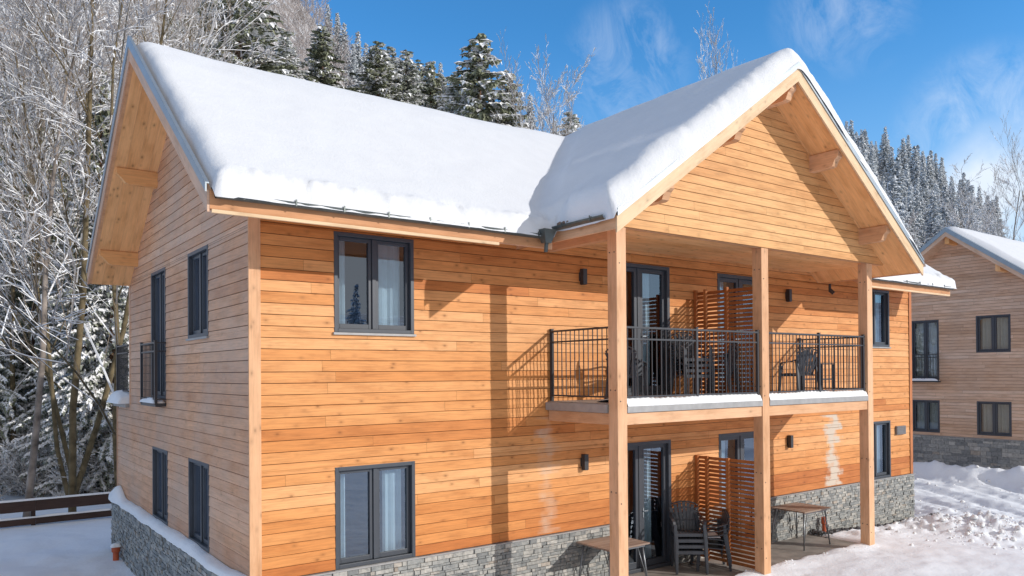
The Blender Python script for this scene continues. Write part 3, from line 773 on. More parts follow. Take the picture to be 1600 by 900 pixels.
# exposed tile edges under the snow
te = MB()
x = 13.3
while x < X1:
    te.tube([(x+.05, -1.10, 5.80+.02), (x+.05, -.85, 5.98)], .045, 6); x += .105
te.build('tile_edge', M['tile'], ro, smooth=True); te = MB()
for yy in np.arange(YF+.28, -1.12, .11):
    te.tube([(PX-PW-.09, yy, 5.92), (PX-PW+.12, yy, 6.06)], .036, 6)
te.build('tile_edge', M['tile'], ro, smooth=True)
# snow over both roofs (one continuous layer)
xs = np.arange(-.75, 17.451, .05); ys = np.arange(-2.40, 7.851, .05)
XX, YY = np.meshgrid(xs, ys)
dm = np.minimum.reduce([XX+.75, 17.40-XX, YY+1.15, 7.80-YY]); dp = np.minimum.reduce([XX-4.27, 13.13-XX, YY+2.38, 3.6-YY])
notch = fbm(XX*1.7, YY*1.7, 3)*.03
dd = np.maximum(dm, dp)
zm = RT-S1*np.sqrt((YY-RY)**2+.02)+.06-4*np.clip(-1.2-YY, 0, 9)
zp = PT-S2*np.sqrt((XX-PX)**2+.015)+.05-2.6*np.clip(4.27-XX, 0, 9)-2.6*np.clip(XX-13.13, 0, 9)-3*np.clip(YY-3.3, 0, 9)
k = .20
hmx = np.clip(.5+.5*(zm-zp)/k, 0, 1); zb_ = zp*(1-hmx)+zm*hmx+k*hmx*(1-hmx)
Rr = np.where(XX < -.2, .24, .27)+.05*fbm(XX*1.2, YY*1.2, 2)
q = np.clip(dd/Rr, 0, 1); prof = np.sqrt(np.clip(1-(1-q)**2.5, 0, 1))
T = .21+.02*fbm(XX*.5, YY*.5, 3)
ridge_thin = np.exp(-((YY-RY)/.6)**2)*(1-sstep(6.2, 7.6, XX)*(1-sstep(9.8, 11, XX)))
T = T-.06*ridge_thin+.21*sstep(4.4, 5.6, XX)*(1-sstep(11.8, 13, XX))*(1-hmx)+.05*(1-sstep(-.7, .6, XX))
# tile strips show below the snow on the porch's left eave and main right eave
bare = np.exp(-((XX-4.37)/.13)**2)*sstep(-2.15, -2.0, YY)*(1-sstep(-1.35, -1.2, YY))
T = T
wl = (1-sstep(4.9, 6.2, XX))*(1-hmx)*(XX > 4.1)
T = T+.13*wl
lumps = (1-q)*prof*1.6*(.05*fbm(XX*3.1, YY*3.1, 3)+.07*fbm(XX*8.5, YY*8.5, 2)+.05*fbm(XX*15, YY*15, 1))*(.12+.88*((YY < -.7) & (XX > -.5)))*np.where(YY < -1.3, .5, 1)
ZS = zb_-.055+(T+.02+lumps)*prof+.010*fbm(XX*2.2, YY*2.2, 4)-.03*bare
ZS = ZS-.02*(1-q)*(XX < -.5)+(.045*(1-q)*((YY < -1.0) & ((XX < 4.2) | (XX > 13.2))))
ex = (1-q)*.05
XX2 = XX+(fbm(XX*2.3+9, YY*2.3, 3)*.025)*(1-q); YY2 = YY+(fbm(XX*2.6, YY*2.6+5, 3)*.03-.02)*(1-q)*(YY < 3)
XX2 = XX2-.16*np.clip(prof, 0, 1)*(1-sstep(4.3, 4.9, XX))*(XX > 4.2)*(1-sstep(-1.5, -1.15, YY))
# bulging drip lip at the eaves
lip = np.clip(1-(YY+1.15)/.12, 0, 1)*(dm > -.001)*((XX < 4.2) | (XX > 13.2))
ZS = ZS-.03*lip
XX2 = XX2+np.clip(1-(17.45-XX)/.3, 0, 1)*.12*prof
sn = gridmesh('snow_layer', XX2, YY2, ZS, M['snow'], keep=(dd > -.026), parent=ro)
pass

# porch structure -----------------------------------------------------
for xa in (4.97, 8.558, 12.12):
    pm = MB(); pm.box(xa, xa+.203, -1.708, -1.508, -.1, 5.903)
    p = pm.build('porch_post', M['beam'], chalet, bevel=.008)
for bx_ in ((5.175, 8.556, -1.69, -1.57, 2.885, 3.062), (8.763, 12.118, -1.69, -1.57, 2.885, 3.062), (5.0, 5.14, -1.506, -.03, 2.885, 3.062), (12.15, 12.29, -1.506, -.03, 2.885, 3.062), (5.0, 5.14, -1.506, -.03, 5.74, 5.925)):
    mb = MB(); mb.box(*bx_); mb.build('porch_beam', M['beam'], chalet, bevel=.006)

mb = MB(); x = 5.145
while x < 12.14:
    mb.box(x, min(x+.14, 12.148), -1.565, -.03, 3.055, 3.075); x += .145
for a, b in ((5.176, 8.555), (8.764, 12.118)): mb.box(a, b, -1.56, -1.506, 3.08, 3.19)
mb.build('balcony_underside', M['soffit'], chalet)
mb = MB()
mb.box(4.995, 12.30, -1.505, -.03, 3.085, 3.215)
for a, b in ((5.176, 8.555), (8.764, 12.118)): mb.box(a, b, -1.715, -1.565, 3.068, 3.165)
mb.box(4.93, 4.992, -1.5, -.03, 3.068, 3.20)
mb.build('balcony_floor', M['deckedge'], chalet, bevel=.004)
# snow on the balcony edge
for k_, (a, b, hh) in enumerate(((5.19, 8.54, .085), (8.78, 12.10, .075))):
    nx = int((b-a)/.025); xg = np.linspace(a, b, nx); tg = np.linspace(0, 1, 18)
    Xg, Tg = np.meshgrid(xg, tg)
    dep = .62 if k_ == 0 else .5
    Yg = -1.715+Tg*dep*(.75+.5*vnoise(Xg*1.5, Xg*0+k_))
    pr_ = np.clip(Tg/.12, 0, 1)*(1-Tg**2)
    Zg = 3.167+.03*np.clip(Tg/.1,0,1)+pr_**.5*(hh+.03*fbm(Xg*2, Yg*3, 3)+.02*np.abs(np.sin(Xg*math.pi/.115)))
    gridmesh('balcony_snow', Xg, Yg, Zg, M['snow_g'], parent=chalet)
for xa in (4.97, 8.558, 12.12):     # dark screw heads on the posts
    for zz in (.55, 1.9, 3.45, 5.55):
        for dy in (-1.66, -1.56):
            b_ = MB(); b_.tube([(xa-.004, dy, zz+.02*dy), (xa+.003, dy, zz+.02*dy)], .011, 8); b_.build('screw_head', M['lamp'], chalet)
        b_ = MB(); b_.tube([(xa+.06, -1.713, zz-.2), (xa+.06, -1.706, zz-.2)], .010, 8); b_.build('screw_head', M['lamp'], chalet)
# railings
def railing(p0, p1, posts, name='balcony_railing', parent=chalet, zb=3.31, zt=4.385, z2=4.205, step=.108, mat=None, bs=.0125):
    p0 = Vector(p0); p1 = Vector(p1); d = (p1-p0); Ln = d.length; d /= Ln
    A = lambda s, z: (p0.x+d.x*s, p0.y+d.y*s, z)
    mb = MB()
    mb.bar(A(0, zt), A(Ln, zt), .042, .03); mb.bar(A(0, z2), A(Ln, z2), .03, .026); mb.bar(A(0, zb), A(Ln, zb), .03, .026)
    s = step*.7
    while s < Ln-.03:
        if all(abs(s-q) > .035 for q in posts): mb.bar(A(s, zb+.012), A(s, zt-.014), bs, bs)
        s += step
    o = mb.build(name, mat or M['rail'], parent)
    for q in posts:
        pm = MB(); pm.bar(A(q, zb-.10), A(q, zt+.03), .045, .045); pm.bar(A(q, zt+.03), A(q, zt+.045), .055, .055); pm.build('railing_post', mat or M['rail'], o)
    return o
railing((5.05, -.03, 0), (5.05, -1.50, 0), (.03,))
railing((5.18, -1.64, 0), (8.55, -1.64, 0), (1.68, 3.33))
railing((8.77, -1.64, 0), (12.11, -1.64, 0), (1.68, 3.29))
railing((12.24, -1.50, 0), (12.24, -.03, 0), (1.43,))
# Juliet balcony on the left wall
jb = MB(); jb.pbox(PS, 4.50, 5.70, 3.14, 3.20, .02, .20); jbo = jb.build('juliet_balcony', M['rail'], chalet)
railing((-.19, 4.52, 0), (-.19, 5.68, 0), (.0, 1.16), 'juliet_railing', jbo, zb=3.27, zt=4.27, z2=4.12)
for yy in (4.52, 5.68):
    b_ = MB()
    for zz in (3.27, 4.12, 4.27): b_.bar((-.02, yy, zz), (-.19, yy, zz), .025, .025)
    b_.build('side_bracket', M['rail'], jbo)
def pillow(name, x0, x1, y0, y1, z, h, parent, nx=14, ny=20, mat=None):
    u = np.linspace(-1, 1, nx); v = np.linspace(-1, 1, ny); U, V = np.meshgrid(u, v)
    Zp = z+h*(1-np.abs(U)**4)**.5*(1-np.abs(V)**4)**.5*(.8+.35*vnoise(U*2+x0*7, V*3+y0*5))
    return gridmesh(name, (x0+x1)/2+U*(x1-x0)/2, (y0+y1)/2+V*(y1-y0)/2, Zp, mat or M['snow_g'], parent=parent)
pillow('ledge_snow', -.24, -.03, 4.5, 5.7, 3.203, .09, jbo)
# rear loggia (left edge)
mb = MB(); mb.box(-.10, 6.0, 7.78, 9.16, 3.02, 3.10); mb.build('loggia_floor', M['deckedge'], chalet)
railing((-.03, 7.82, 0), (-.03, 9.05, 0), (1.22,), 'loggia_railing', zb=3.36, zt=4.34, z2=4.18, step=.09)
pillow('loggia_snow', -.24, .6, 7.80, 9.25, 3.10, .26, chalet, 20, 24)
# wall lamps
for xa in (5.765, 11.83):
    for zz in (2.0, 5.225):
        lm = MB(); lm.box(xa-.045, xa+.045, -.125, -.035, zz, zz+.27)
        lm.box(xa-.055, xa+.055, -.035, -.02, zz+.06, zz+.21); lm.box(xa-.037, xa+.037, -.117, -.043, zz-.006, zz-.001)
        lm.build('wall_lamp', M['lamp'], chalet, bevel=.006)
mb = MB(); mb.box(16.48, 16.94, -.075, -.025, 2.03, 2.25)
for i in range(5): mb.box(16.50, 16.92, -.088, -.077, 2.05+i*.04, 2.07+i*.04)
mb.build('wall_vent', M['vent'], chalet, bevel=.004)
mb = MB(); mb.box(LX-.118, LX-.104, -.036, -.002, .97, 5.6); mb.build('trim_strip', M['groove'], chalet)
# sensor under the porch eave
mb = MB(); mb.tube([(13.0, -.35, 5.66), (13.0, -.35, 5.50)], .03, 8); mb.tube([(13.0, -.35, 5.52), (13.04, -.42, 5.44)], .045, 8); mb.build('floodlight', M['lamp'], pro)
# privacy screens -----------------------------------------------------
for z0, h in ((.02, 2.03), (3.23, 2.06)):
    sc = MB()
    for yy in (-1.46, -.80, -.30, -.06): sc.box(8.705, 8.765, yy-.03, yy+.03, z0, z0+h)
    so_ = sc.build('privacy_screen', M['screen'], chalet, bevel=.003)
    sl = MB(); z = z0+.04
    while z < z0+h-.03:
        sl.box(8.768, 8.779, -1.49, -.03, z, z+.058); z += .080
    sl.build('slats', M['screen'], so_)
    if z0 < 1:
        pass

# terrace slab ----------------------------------------------------------
mb = MB(); mb.box(4.55, 12.75, -1.62, -.02, -.4, -.005); t = mb.build('terrace', M['concrete'])
tag(t, kind='structure'); tag(t, 'grey concrete terrace slab under the porch', 'terrace')

# ------------------------------------------------------------------ furniture
def make_table(x0, x1, y0, y1, label):
    z = .79; cx, cy = (x0+x1)/2, (y0+y1)/2
    t = empty('outdoor_table', (cx, cy, 0), label=label, cat='table', group='outdoor tables on the terrace')
    w, d = (x1-x0)/2, (y1-y0)/2
    m = MB()
    n = 6
    for i in range(n):
        a = -d+2*d*i/n; m.box(-w, w, a+.003, a+2*d/n-.003, z-.028, z)
    m.build('table_top', M['ttop'], t, bevel=.004)
    m = MB(); m.box(-w+.06, w-.06, -d+.06, -d+.085, z-.07, z-.030); m.build('apron', M['tleg'], t)
    m = MB(); m.box(-w+.06, w-.06, d-.085, d-.06, z-.07, z-.030); m.build('apron', M['tleg'], t)
    for sx in (-1, 1):
        for sy in (-1, 1):
            m = MB(); m.tube([(sx*(w-.10), sy*(d-.09), z-.04), (sx*(w-.01), sy*(d-.03), .0)], [.018, .015], 8)
            m.tube([(sx*(w-.22), sy*(d-.09), z-.04), (sx*(w-.03), sy*(d-.035), .12)], [.009, .009], 6)
            m.build('leg', M['tleg'], t, smooth=True)
    return t
make_table(5.52, 6.47, -.93, -.10, 'small outdoor table behind the left porch post by the glazed door')
make_table(11.0, 11.97, -.95, -.10, 'small outdoor table between the middle and right porch posts')
def chair_proto(loc, rz, label, group):
    t = empty('armchair', loc, rz, label=label, cat='chair', group=group)
    # x: width, -y: front
    m = MB()
    pts = [(-.25, .40), (-.10, .405), (.08, .40), (.2, .385)]
    n = 8
    for i in range(n):
        xa = -.23+.46*i/n; xb = xa+.46/n-.008
        for (ya, za), (yb, zb) in zip([(-.25, .415), (-.12, .43), (.05, .415)], [(-.12, .43), (.05, .415), (.21, .395)]):
            m.hexa([(xa, ya, za-.018), (xb, ya, za-.018), (xb, yb, zb-.018), (xa, yb, zb-.018), (xa, ya, za), (xb, ya, za), (xb, yb, zb), (xa, yb, zb)])
    m.box(-.24, .24, -.265, -.247, .36, .415)
    m.build('seat', M['plastic'], t)
    m = MB(); n = 7
    for i in range(n):      # fan of slats
        a = (i-(n-1)/2)/((n-1)/2)
        x0 = a*.15; x1 = a*.25; top = .90-.10*a*a
        p = [Vector((x0, .20, .40)), Vector((x0*.6+x1*.4, .245, .60)), Vector((x1, .30, top))]
        for q0, q1, w0, w1 in ((p[0], p[1], .018, .024), (p[1], p[2], .024, .032)):
            m.hexa([q0+Vector((-w0, 0, 0)), q0+Vector((w0, 0, 0)), q0+Vector((w0, .014, 0)), q0+Vector((-w0, .014, 0)),
                    q1+Vector((-w1, 0, 0)), q1+Vector((w1, 0, 0)), q1+Vector((w1, .014, 0)), q1+Vector((-w1, .014, 0))])
    arc = [(math.sin(s)*.27, .305, .80+.115*math.cos(s)) for s in np.linspace(-1.45, 1.45, 12)]
    m.tube(arc, .014, 6); m.tube([(-.20, .243, .58), (.20, .243, .58)], .013, 6)
    m.build('backrest', M['plastic'], t)
    for s in (-1, 1):
        m = MB(); pth = [(s*.25, .28, .70), (s*.285, .10, .655), (s*.29, -.12, .645), (s*.285, -.22, .62), (s*.275, -.25, .56)]
        for q0, q1 in zip(pth[:-1], pth[1:]): m.bar(q0, q1, .052, .018, up=(0, 0, 1))
        m.build('armrest', M['plastic'], t, bevel=.004)
        for (xa, ya, xb, yb, zt) in ((s*.265, -.24, s*.275, -.285, .58), (s*.22, .22, s*.255, .33, .70)):
            m = MB()
            m.hexa([(xb-.022, yb-.022, 0), (xb+.022, yb-.022, 0), (xb+.022, yb+.022, 0), (xb-.022, yb+.022, 0), (xa-.028, ya-.028, zt), (xa+.028, ya-.028, zt), (xa+.028, ya+.028, zt), (xa-.028, ya+.028, zt)])
            m.build('leg', M['plastic'], t, bevel=.006)
    return t
chair0 = chair_proto((7.93, -.52, 0), R(-38), 'lowest chair of the taller grey plastic stack beside the lower glazed door', 'stacked plastic chairs on the terrace')
def place(loc, rz, label, group, name=None):
    c = copy_tree(chair0); c.location = loc; c.rotation_euler = (0, 0, rz); c['label'] = label; c['group'] = group
    return c
ordn = ['lowest', 'second', 'third', 'topmost']
for i in range(1, 4):
    place((7.93, -.52+.012*i, .105*i), R(-38), ('%s chair %s the taller grey plastic stack beside the lower glazed door' % (('topmost' if i == 3 else ordn[i]+' from bottom'), 'of')), 'stacked plastic chairs on the terrace')
for i in range(3):
    nm = ['lowest', 'middle', 'topmost snow dusted'][i]
    c = place((8.40, -.62, .085*i), R(52+180), nm+' chair of the shorter grey plastic stack against the lower slatted screen', 'stacked plastic chairs on the terrace')
pl = pillow('chair_snow', -.21, .21, -.24, .17, .43, .05, c)
for i in range(4):
    nm = ['lowest', 'second lowest', 'third lowest', 'topmost'][i]
    place((7.95, -.60, 3.22+.10*i), R(-20), nm+' chair of the dark stack on the upper balcony behind the railing', 'stacked chairs on the upper balcony')
for i in range(2):
    nm = ['lower', 'upper'][i]
    place((8.40, -.85, 3.22+.10*i), R(200), nm+' chair of the short pair stacked against the upper slatted screen', 'stacked chairs on the upper balcony')
place((6.36, -.50, 3.22), R(118), 'single grey chair standing behind the left porch post on the upper balcony', 'loose balcony chairs')
place((10.85, -.95, 3.22), R(160), 'grey slatted chair with its back to the railing, right half of the balcony', 'loose balcony chairs')
# small stool-like side table on right balcony
t = empty('side_table', (11.55, -.95, 3.22), label='small dark side table beside the chair on the right half of the balcony', cat='side table')
m = MB(); m.box(-.24, .24, -.22, .22, .60, .625); m.build('table_top', M['plastic'], t, bevel=.004)
for sx in (-1, 1):
    for sy in (-1, 1):
        m = MB(); m.box(sx*.22-.015, sx*.22+.015, sy*.20-.015, sy*.20+.015, 0, .598); m.build('leg', M['plastic'], t)
for yy in (-.205, .195): m = MB(); m.box(-.205, .205, yy, yy+.01, .28, .31); m.build('stretcher', M['plastic'], t)
# red pipe stubs
def pipe_stub(x, y, z, label, snow=False, h=.34, r=.055):
    t = empty('drain_pipe_stub', (x, y, z), label=label, cat='drain pipe')
    m = MB(); m.tube([(0, 0, -.3), (0, 0, h*.62)], r*.8, 12); m.build('pipe', M['terracotta'], t, smooth=False)
    m = MB(); m.tube([(0, 0, h*.60), (0, 0, h*.64), (0, 0, h), (0, 0, h+.01)], [r*.85, r*1.12, r*1.12, r*.9], 14); m.build('collar', M['terracotta'], t)
    if snow: pillow('snow_cap', -r*1.3, r*1.3, -r*1.3, r*1.3, h+.005, .07, t, 8, 8)
pipe_stub(12.98, -.16, -.06, 'orange red drain pipe stub at the stone wall right of the table', h=.40)
pipe_stub(-.25, 8.0, -.20, 'snow capped red drain pipe stub at the far left stone corner', True, .28, .075)
# pebbles along the right wall foot
mb = MB()
for i in range(650):
    x = random.uniform(12.5, 18.2); y = -.08-abs(random.gauss(0, .20 if x < 14.6 else .13)); r = random.uniform(.025, .06)
    z = float(terr(np.array([x]), np.array([y]))[0])+.03
    n = len(mb.v); a0 = random.random()*6
    for zz, rr in ((-r*.5, .8), (r*.3, 1.0), (r*.75, .55)):
        for k_ in range(6):
            t_ = a0+k_*math.pi/3; q_ = rr*random.uniform(.75, 1.15)
            mb.v.append((x+r*q_*math.cos(t_), y+r*q_*math.sin(t_), z+zz))
    rn = random.random()
    for l in range(2):
        for k_ in range(6):
            k2 = (k_+1) % 6; mb.face([n+l*6+k_, n+l*6+k2, n+(l+1)*6+k2, n+(l+1)*6+k_], None, rn)
    mb.face([n+12+k_ for k_ in range(6)], None, rn)
o = mb.build('pebbles', M['pebble']); tag(o, 'dark pebbles along the foot of the stone wall', 'pebbles', kind='stuff')

mb = MB(); rc = random.Random(3)
for i in range(700):
    m_ = rc.random()
    if m_ < .55: x, y = rc.gauss(16.7, 1.15), rc.gauss(-1.9, .95)
    elif m_ < .8: x, y = rc.uniform(15, 25.5), rc.uniform(-5, 4)
    elif m_ < .92: x, y = rc.gauss(26.6, .5), rc.uniform(-4, 6)
    else: x, y = rc.uniform(8.2, 12.6), -1.5+rc.gauss(0, .13)
    r = rc.choice((.018, .022, .03, .035, .045, .07))*rc.uniform(.7, 1.2)
    if x < 13: r *= .35
    z = float(terr(np.array([x]), np.array([y]))[0])
    n = len(mb.v); a0 = rc.random()*6
    mb.v.append((x, y, z-r*.6))
    for zz, rr in ((-.2, .95), (.35, .9), (.75, .5)):
        for k_ in range(6):
            t_ = a0+k_*math.pi/3; q_ = rr*rc.uniform(.7, 1.2)*r
            mb.v.append((x+q_*math.cos(t_), y+q_*math.sin(t_), z+zz*r*rc.uniform(.8, 1.2)))
    for l in range(2):
        for k_ in range(6):
            k2 = (k_+1) % 6; mb.face([n+1+l*6+k_, n+1+l*6+k2, n+1+(l+1)*6+k2, n+1+(l+1)*6+k_], None, 0)
    mb.face([n+13+k_ for k_ in range(6)], None, 0)
o = mb.build('snow_clods', M['snow_g'], smooth=True); tag(o, 'loose clods of snow on the heap and the cleared drive', 'snow', kind='stuff')

# ------------------------------------------------------------------ other house
NX = 28.3; NY0, NY1, NR = -1.0+.25, 8.0+.2, 3.60
PN = lambda u, z, d: (NX-d, u, z)
house = empty('timber_house', (NX, 3.6, 0), label='brown timber clad house with stone base and snowy gable roof, right of the chalet', cat='house')
def npar(o): o.parent = house; o.matrix_parent_inverse = Matrix.Translation((-NX, -3.6, 0)); return o
NU = 8.78; NT = 9.02
nw = [(4.25, 5.32, 3.30, 5.65), (1.72, 2.90, 4.32, 5.71), (4.25, 5.32, 1.22, 2.49), (1.72, 2.90, 1.22, 2.49), (-.6, .5, 4.32, 5.71)]
mb = MB()
siding(mb, PN, 1.10, 8.7, lambda z: max(NY0, NR-(NU-z)/.73), lambda z: min(NY1, NR+(NU-z)/.73), nw, step=.12, lmin=1.2, lmax=3.4)
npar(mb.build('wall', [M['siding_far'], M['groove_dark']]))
mb = MB(); mb.box(NX+.12, NX+16, NY0, NY0+.1, -.5, 6.0); mb.box(NX+.12, NX+16, NY1-.1, NY1, -.5, 5.6); npar(mb.build('side_wall', M['siding_far']))
npar(stone_wall(PN, NY0-.05, NY1+.05, -.6, 1.08, .10, hs=(.08, .17), ls=(.16, .5)))
pl_ = MB(); pl_.pbox(PN, NY0, NY1, 1.083, 1.105, -.02, .12); npar(pl_.build('ledge_strip', M['deckedge']))
for i, w in enumerate(nw):
    npar(window(PN, *w, None, curt=((.08, .45), (.60, .92)), sill=False, glass='glass_f', cmat='curtain_f'))
jb = MB(); jb.pbox(PN, 4.2, 5.37, 3.20, 3.25, .02, .20); jo = npar(jb.build('juliet_balcony', M['rail']))
ra = railing((NX-.20, 4.22, 0), (NX-.20, 5.35, 0), (.0, 1.13), 'juliet_railing', None, zb=3.32, zt=4.30, z2=4.18, step=.11)
ra.parent = jo
pi = pillow('ledge_snow', NX-.25, NX-.03, 4.2, 5.37, 3.255, .10, None); pi.parent = jo
mb = MB(); NXR = NX-.80
nt_ = lambda y: NT-.73*abs(y-NR)
for ya, yb in ((NY0-.9, NR), (NR, NY1+.9)):
    mb.prism([(NXR, ya, nt_(ya)), (NXR, yb, nt_(yb)), (NXR, yb, nt_(yb)-.24), (NXR, ya, nt_(ya)-.24)], (17.6, 0, 0))
nro = npar(mb.build('roof', M['siding_far']))
for ya, yb in ((NY0-.95, NR), (NR, NY1+.95)):
    fl = MB()
    fl.prism([(NXR-.05, ya, nt_(ya)+.06), (NXR-.05, yb, nt_(yb)+.06), (NXR-.05, yb, nt_(yb)-.10), (NXR-.05, ya, nt_(ya)-.10)], (.03, 0, 0))
    fl.prism([(NXR-.05, ya, nt_(ya)+.062), (NXR-.05, yb, nt_(yb)+.062), (NXR-.05, yb, nt_(yb)+.08), (NXR-.05, ya, nt_(ya)+.08)], (.22, 0, 0))
    o = fl.build('flashing', M['flash']); o.parent = nro
    bb = MB(); bb.prism([(NXR-.025, ya, nt_(ya)-.103), (NXR-.025, yb, nt_(yb)-.103), (NXR-.025, yb, nt_(yb)-.27), (NXR-.025, ya, nt_(ya)-.27)], (.023, 0, 0))
    o = bb.build('bargeboard', M['siding_far']); o.parent = nro
for yc in (NR, NR-1.75, NR-3.5, NR+1.75, NR+3.5):
    pm = MB(); zt = nt_(yc)-.23-(.05 if yc == NR else 0); pm.box(NXR+.08, NX, yc-.08, yc+.08, zt-.26, zt); o = pm.build('purlin', M['soffit']); o.parent = nro
xs = np.arange(NXR+.12, NXR+17.6, .2); ys = np.arange(NY0-.95, NY1+1.0, .1)
A, B = np.meshgrid(xs, ys); dq = np.minimum.reduce([A-xs[0], B-ys[0], ys[-1]-B]); pq = np.sqrt(np.clip(1-(1-np.clip(dq/.35, 0, 1))**2, 0, 1))
Zn = NT-.73*np.sqrt((B-NR)**2+.02)+.04+.24*pq+.03*fbm(A, B, 3)
o = gridmesh('snow_layer', A, B, Zn, M['snow']); o.parent = nro

# ------------------------------------------------------------------ fence
fr = empty('wooden_fence', (0, 13.7, -.2), label='dark brown two rail wooden fence topped with snow at the edge of the left yard', cat='fence')
def fpar(o): o.parent = fr; o.matrix_parent_inverse = Matrix.Translation((0, -13.7, .2)); return o
for (za, zb_, snow) in ((.16, .44, 1), (-.19, -.02, 1)):
    for (xa, xb) in ((-9, -1.2), (-1.2, 6)):
        m = MB(); m.box(xa, xb-.005, 13.66, 13.72, za, zb_, long=0); fpar(m.build('rail', M['fence'], None, bevel=.004))
    nx = 300; X_, T_ = np.meshgrid(np.linspace(-9, 6, nx), np.linspace(-1, 1, 9))
    hh = .045+.03*fbm(X_*1.4, X_*0+za*9, 3)
    fpar(gridmesh('rail_snow', X_, 13.69+T_*.045, zb_+.002+hh*np.sqrt(np.clip(1-T_**2, 0, 1)), M['snow_g']))
for x in (-6.2, -3.7, -1.25, 1.2, 3.7):
    m = MB(); m.box(x-.05, x+.05, 13.725, 13.82, -.6, .50); fpar(m.build('fence_post', M['fence'], None, bevel=.004))

# ------------------------------------------------------------------ trees
def tri(mb, a, b, c, rnd, mi):
    n = len(mb.v); mb.v.extend((a, b, c)); mb.f.append([n, n+1, n+2]); mb.uv.append([(0, 0)]*3); mb.r.append(rnd); mb.m.append(mi)
def quad(mb, a, b, c, d, rnd, mi):
    n = len(mb.v); mb.v.extend((a, b, c, d)); mb.f.append([n, n+1, n+2, n+3]); mb.uv.append([(0, 0)]*4); mb.r.append(rnd); mb.m.append(mi)
def spruce(seed, H, Rb, spray=.42, whorl=.5, per=9, snow=.65, base=.08, droop=.38):
    rd = random.Random(seed); cr_ = MB(); tr = MB()
    tr.tube([(0, 0, -1), (0, 0, H*.5), (0, 0, H*.98)], [H*.016, H*.009, .01], 6, cap=False)
    cr_.tube([(0, 0, H*.3), (0, 0, H*.7), (0, 0, H*1.0)], [H*.009, H*.005, .01], 4, cap=False, mi=0)
    z = H*base; a = rd.random()*6
    lob = [rd.uniform(-.16, .16) for _ in range(6)]
    while z < H*.992:
        t = z/H
        env = Rb*((1-t)**.78)*(1+lob[int(a*.9) % 6])+.10
        a += 2.4+rd.uniform(-.5, .5)
        z += whorl/(per*(.35+.75*(1-t)))*rd.uniform(.5, 1.5)
        Lb = env*rd.uniform(.55, 1.15)
        ca, sa = math.cos(a), math.sin(a)
        dr = droop*rd.uniform(.5, 1.5)*(1.3-.75*t)
        heavy = rd.random() < snow+.1
        n = max(1, int(Lb/(spray*.62)))
        for i in range(n):
            s = (i+.6)/n
            if n > 4 and s < .22: continue
            r = s*Lb; zc = z+.10*r-dr*s*s*Lb+(.14*max(0, s-.7)*Lb)
            w = spray*(1.15-.6*s)*rd.uniform(.65, 1.15); fwd = spray*rd.uniform(.7, 1.1)
            x, y = ca*r, sa*r
            slope = .10-1.7*dr*s
            rnd = rd.random()
            tip = (x+ca*fwd, y+sa*fwd, zc+slope*fwd*.6-.03)
            bk = (x-ca*fwd*.4, y-sa*fwd*.4, zc+.02)
            for sd_ in (-1, 1):
                jx = rd.uniform(.6, 1.25)
                wx, wy = -sa*sd_*w*jx, ca*sd_*w*jx
                mi = 1 if (heavy and rd.random() < .8) else 0
                tri(cr_, bk, (x+wx+ca*fwd*.3, y+wy+sa*fwd*.3, zc-.24*w-rd.random()*.15*spray), tip, rnd, mi)
                # hanging twigs beneath
                hx, hy = x+wx*.7, y+wy*.7
                tri(cr_, bk, (hx-ca*.1*fwd, hy-sa*.1*fwd, zc-(.55+.5*rd.random())*w), (x+wx*.4+ca*fwd*.7, y+wy*.4+sa*fwd*.7, zc-.14*w), rnd, 1 if (heavy and rd.random() < .3) else 0)
            ox, oy = x+ca*fwd*.65, y+sa*fwd*.65; zo = zc+slope*fwd*.35
            for sd_ in (-1, 1):
                k1, k2 = rd.uniform(.5, .95)*w, rd.uniform(.7, 1.3)*spray
                tri(cr_, (ox+sa*k1*.1*sd_, oy-ca*k1*.1*sd_, zo+.03), (ox-sa*k1*sd_-ca*.15*fwd, oy+ca*k1*sd_-sa*.15*fwd, zo-.1*w), (ox-sa*k1*.5*sd_+ca*.12*fwd, oy+ca*k1*.5*sd_+sa*.12*fwd, zo-k2*.85), rnd, 1 if (heavy and rd.random() < .22) else 0)
            if heavy and rd.random() < .85:
                hh = .16*spray+.03; ww = w*rd.uniform(.45, .85)
                p0 = (bk[0], bk[1], zc+hh*.6); p1 = (x+ca*fwd*.95, y+sa*fwd*.95, zc+slope*fwd*.55-hh*.3)
                mid = (x+ca*fwd*.35, y+sa*fwd*.35, zc+hh*1.3+slope*fwd*.2)
                for sd_ in (-1, 1):
                    q = (x-sa*sd_*ww+ca*fwd*.25, y+ca*sd_*ww+sa*fwd*.25, zc-.30*ww-hh*.4)
                    tri(cr_, p0, q, mid, rnd, 1); tri(cr_, mid, q, p1, rnd, 1)
    return tr, cr_
